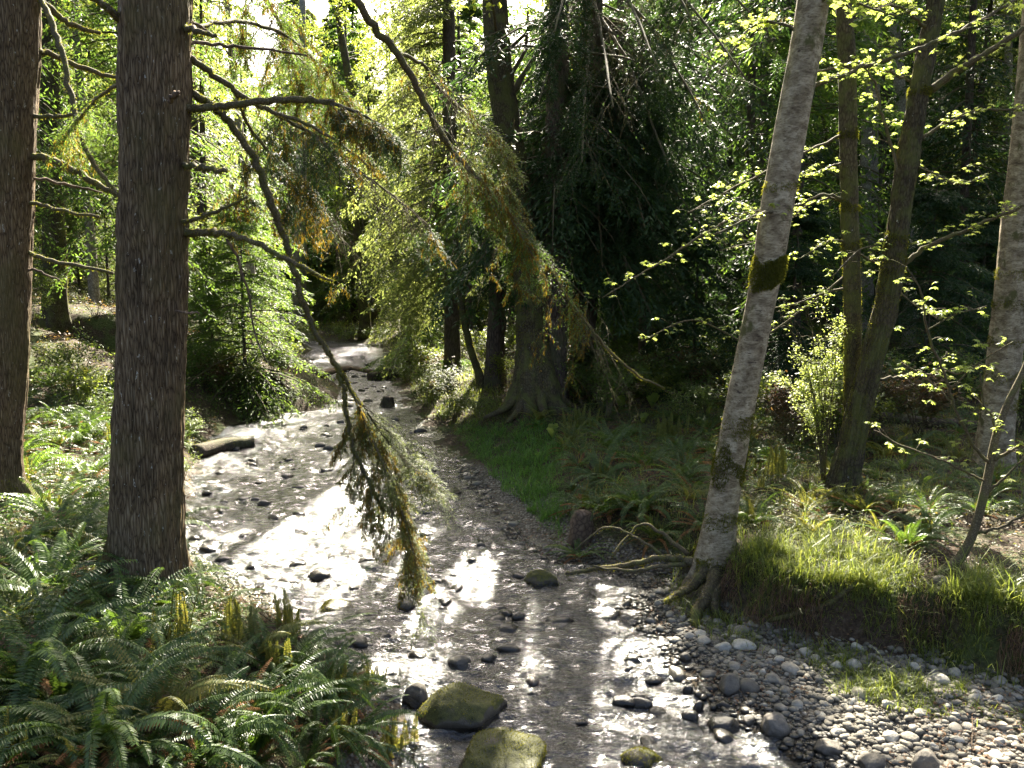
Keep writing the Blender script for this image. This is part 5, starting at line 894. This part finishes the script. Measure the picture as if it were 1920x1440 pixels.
for x_, y_, a_, b_, lb, ms in RK: rock(x_, y_, a_, b_, lb, bool(ms), name='boulder' if a_ > 60 else 'rock', seed=int(x_ * 7 + y_))
WS = [(545,1088,46,12),(508,1082,30,10),(480,936,26,10),(500,940,30,10),(600,833,22,10),(618,838,26,10),(662,1102,22,12),(560,1055,34,10),(785,1226,40,20),(862,1238,46,22),(710,1258,90,22),(760,1130,40,14),(1190,1303,50,16),(1232,1330,36,14),(600,1075,44,16),(420,940,24,8),(455,935,26,10),(560,910,30,8),(640,905,30,8),(500,1110,30,12),(690,1150,60,10),(830,1140,24,12),(885,1050,24,12),(900,1020,24,12),(850,1010,30,10),(800,1000,30,8),(940,1140,20,10),(1010,1170,30,10),(1040,1210,30,10),(1100,1180,30,10),(560,960,26,8),(610,880,30,8),(700,900,24,8),(540,860,20,7),(470,870,30,8),(650,1200,60,14),(720,1190,30,10),(1000,1300,26,10),(1110,1110,20,8),(1160,1140,20,10),(880,1080,34,10),(925,1100,30,10),(820,1090,50,12),(760,860,18,8),(790,850,16,8),(810,880,18,10),(830,940,18,8),(640,790,18,8),(700,800,20,9),(570,800,16,7),(655,760,16,7),(690,750,20,8),(500,1000,28,8),(420,1045,30,10),(580,1000,30,8),(1290,1290,20,16),(1250,1250,18,12),(1310,1320,24,16),(1330,1290,22,14),(1230,1205,18,10)]
for x_, y_, a_, b_ in WS: rock(x_, y_, a_, b_ * 1.6, None, False, 'small wet stones in the stream', z=-.02, seed=int(x_ * 5 + y_))
rng = RNG(55); SM = []
for k in range(8): mb = MB(); mb.add(rockv(I2, 700 + k, (1, rng.uniform(.55, .8), rng.uniform(.35, .6)), .25), None, I2[1]); SM.append(mb.mesh('rock', M['rock']))
n_ = 0
while n_ < 150:
    y_ = math.exp(rng.uniform(math.log(6.5), math.log(50))); x_ = rng.uniform(np.interp(y_, LY, LX) + .1, np.interp(y_, RY, RX) - .05); r_ = rng.uniform(.05, .13) * (1 + y_ * .02); n_ += 1
    o = bpy.data.objects.new('rock', SM[rng.integers(8)]); sc.collection.objects.link(o); o.location = (x_, y_, rng.uniform(-.03, .02)); o.scale = (r_,) * 3; o.rotation_euler = (rng.normal(0, .15), rng.normal(0, .15), rng.uniform(0, 6.28)); tag(o, 'small dark wet stone breaking the surface of the stream', 'rock', 'small wet stones in the stream')
# cobbles: 300 of them objects, the small rest one mass
rng = RNG(321); x = rng.uniform(-4, 9, 170000); y = rng.uniform(5.4, 22, 170000); dL, dR = dists(x, y); dB = bankd(x, y); z = height(x, y); ppx, ppy = proj(np.stack([x, y, z], 1))
ok = (((y < 10.3) & (dR > -.45) & (dB < .1)) | ((y >= 10.3) & (y < 19) & (dR > -.4) & (dR < .36 + .2 * vn(x, y)))) & (ppx < 1990) & (ppy < 1500); ok |= (dR > -1.2) & (dR < 0) & (y < 9) & (rng.random(len(x)) < .15)
x, y, z, dR, ppx, ppy = [q[ok] for q in (x, y, z, dR, ppx, ppy)]
px_free = np.array([(G(a_, b_ + d_ * .35)[0], G(a_, b_ + d_ * .35)[1]) for a_, b_, c_, d_, *_ in RK[14:24]])
sel = []; rad = []
for i in range(len(x)):
    if len(sel) >= 292: break
    r_ = min(.15, .036 + rng.gamma(2.0, .016)) * (1 if y[i] < 10.5 else .9)
    if y[i] > 10.3 and rng.random() < .75: continue
    if ((px_free[:, 0] - x[i]) ** 2 + (px_free[:, 1] - y[i]) ** 2).min() < (.12 + r_) ** 2: continue
    if sel and min(((x[j] - x[i]) ** 2 + (y[j] - y[i]) ** 2) / (q_ + r_) ** 2 for j, q_ in zip(sel, rad)) < .7: continue
    sel.append(i); rad.append(r_)
PM = []
for k in range(14):
    q = RNG(k); mb = MB(); mb.add(rockv(I2, 400 + k, (1, q.uniform(.62, .9), q.uniform(.42, .65)), .16), None, I2[1]); PM.append(mb.mesh('cobble', M['pebble']))
for i, r_ in zip(sel, rad):
    o = bpy.data.objects.new('cobble', PM[rng.integers(14)]); sc.collection.objects.link(o); o.location = (x[i], y[i], z[i] + r_ * .08); o.rotation_euler = (rng.normal(0, .25), rng.normal(0, .25), rng.uniform(0, 6.28)); o.scale = (r_,) * 3
    near = y[i] < 10.3; tag(o, 'rounded gray cobble lying loose on the gravel bar at the lower right' if near else 'rounded gray cobble along the right shore below the green hollow', 'cobble', 'loose cobbles of the gravel bar' if near else 'loose cobbles of the right shore')
T = [rockv(I1, 600 + k, (1, .75, .5), .2) for k in range(12)]; mb = MB(); dens = rng.random(len(x)) < np.where(y < 10.3, 1, .6); idx = np.nonzero(dens)[0][:17000]; lo = RNG(5)
szs = np.minimum(.055, .010 + lo.gamma(1.8, .0095, len(idx))); aa = lo.uniform(0, 6.28, len(idx)); ti = lo.integers(0, 12, len(idx))
V = np.array(T)[ti] * szs[:, None, None]; ca, sa = np.cos(aa)[:, None], np.sin(aa)[:, None]; V = np.stack([V[..., 0] * ca - V[..., 1] * sa, V[..., 0] * sa + V[..., 1] * ca, V[..., 2]], -1) + np.stack([x[idx], y[idx], z[idx] + szs * .2], 1)[:, None]
mb.add(V.reshape(-1, 3), None, (I1[1][None] + (np.arange(len(idx)) * len(I1[0]))[:, None, None]).reshape(-1, 3)); tag(mb.build('pebbles', M['pebble']), 'small gray pebbles filling the gravel bar and shore', 'pebbles', kind='stuff')

# ======================= logs and stumps ===============================
def log(label, pts, bark='deadwood', name='log', moss=0, cat='log', dz=0.0):
    C = []; Rr = []
    for px, py, w_ in pts: g = G(px, py); g = np.array([g[0], g[1], max(g[2], 0)]); d = np.linalg.norm(g - CAM); C.append(g + [0, 0, w_ / F * d * .35 + dz]); Rr.append(w_ / F * d / 2)
    C2 = smooth(np.array(C), 6); r = np.interp(np.linspace(0, 1, len(C2)), np.linspace(0, 1, len(Rr)), Rr); mb = MB(); q = RNG(int(pts[0][0]))
    tube(mb, C2, r, 18, disp=lambda r, an, P: r[:, None] * (1 + .12 * vn(np.cos(an)[None] * 3, np.sin(an)[None] * 3, P[:, 0:1] * 2, 4))); o = mb.build(name, M[bark], None, True, origin=tuple(C[0])); tag(o, label, cat)
    if moss: lv = LV(); k = q.integers(0, len(C2), moss); a = q.uniform(.2, 2.9, moss); D = np.stack([np.cos(a) * .3, -np.cos(a) * .6, np.sin(a)], 1); D = nrm(D); lv.add(C2[k] + q.normal(0, .03, (moss, 3)) * [1, 0, 0] + D * r[k][:, None], D + q.normal(0, .5, D.shape), perp(D, q), .025, .009); mb = MB(); lv.into(mb, cull=False); mb.build('moss', M['trunkmoss'], o, False, tuple(C[0]))
    return o
log('brown log with its end in the stream right of the big trunk', [(366,856,24),(420,857,26),(476,856,20)], 'dark', moss=200)
log('bare log lying across the far end of the stream', [(596,706,12),(650,705,11),(700,704,9)])
log('mossy log pointing at the water beside the upturned roots', [(692,722,18),(720,712,22),(760,700,24)], 'dark', moss=300)
log('pale weathered log half sunk in the sunlit grass', [(1560,1022,16),(1600,1030,16),(1645,1048,12)], moss=0)
log('thin mossy root rising from the gravel grass to the bank edge', [(1440,1176,8),(1490,1165,10),(1545,1150,10),(1590,1118,9),(1606,1104,6)], 'mossbark', 'root', 400, 'root', .06)
log('fallen mossy trunk lying dark behind the fern hollow', [(1290,752,26),(1360,760,24),(1460,768,20)], 'dark', moss=500)
log('fallen mossy trunk in the shade right of the leaning maple', [(1640,790,20),(1740,800,20),(1840,806,16)], 'dark', moss=400)
log('bleached fallen branch above the sunlit bank', [(1560,945,7),(1640,975,6),(1700,960,5)])
for k, (bp, r_, h_, lb, bk) in enumerate([((1090,1010),.17,.42,'rotten brown stump with a fern on it at the edge of the right shore','deadwood'), ((727,772),.22,.5,'black broken stump on the far right shore','dark')]):
    b = G(*bp); P = np.array([b - [0, 0, .1], b + [0, 0, h_ * .5], b + [.03, 0, h_]]); mb = MB(); tube(mb, smooth(P, 6), np.linspace(r_ * 1.25, r_ * .8, 13), 30, disp=lambda r, an, P: r[:, None] * (1 + .3 * vn(np.cos(an)[None] * 2, np.sin(an)[None] * 2, P[:, 2:3] * 4, 4) + .1 * vn(np.cos(an)[None] * 7, np.sin(an)[None] * 7, P[:, 2:3] * 3, 5))); o = mb.build('stump', M[bk], None, True, tuple(b)); tag(o, lb, 'stump')

# each fern and bush of a patch gets its own label: its row and its place in the row
GB = {'foreground ferns of the left bank': 'foreground sword fern on the left bank', 'ferns of the left slope': 'sword fern between the left trunks', 'ferns of the hollow left of the pale alder': 'hollow sword fern left of the alder',
 'ferns right of the pale alder': 'sword fern right of the pale alder', 'distant ferns of the right wood': 'distant fern of the right wood', 'bank edge ferns right of the big trunk': 'bank edge fern right of the big trunk', 'bushes of the left slope': 'bush of the slope between the left trunks', 'bushes of the far left bank': 'bush of the far left bank',
 'bushes left of the gnarled trunk': 'bush left of the gnarled trunk', 'bushes right of the gnarled trunk': 'bush between gnarled trunk and alder', 'bushes right of the pale alder': 'shaded bush right of the pale alder', 'small wet stones in the stream': 'small dark wet stone in the stream', 'loose cobbles of the gravel bar': 'loose gray cobble on the gravel bar', 'loose cobbles of the right shore': 'gray cobble on the far right shore'}
RW = ('front', 'second', 'third', 'fourth', 'fifth', 'sixth', 'seventh', 'eighth')
for gname, base_ in GB.items():
    S_ = sorted([o for o in sc.objects if o.get('group') == gname and o.parent is None], key=lambda o: o.location.y); nr = min(8, 1 + len(S_) // 14)
    for r_ in range(nr):
        row = S_[len(S_) * r_ // nr:len(S_) * (r_ + 1) // nr]; row.sort(key=lambda o: o.location.x / o.location.y)
        for q, o in enumerate(row): o['label'] = f"{base_}, {ORD[min(q, 38)]} from left" + ('' if nr == 1 else f", {'back' if r_ == nr - 1 else RW[r_]} row")
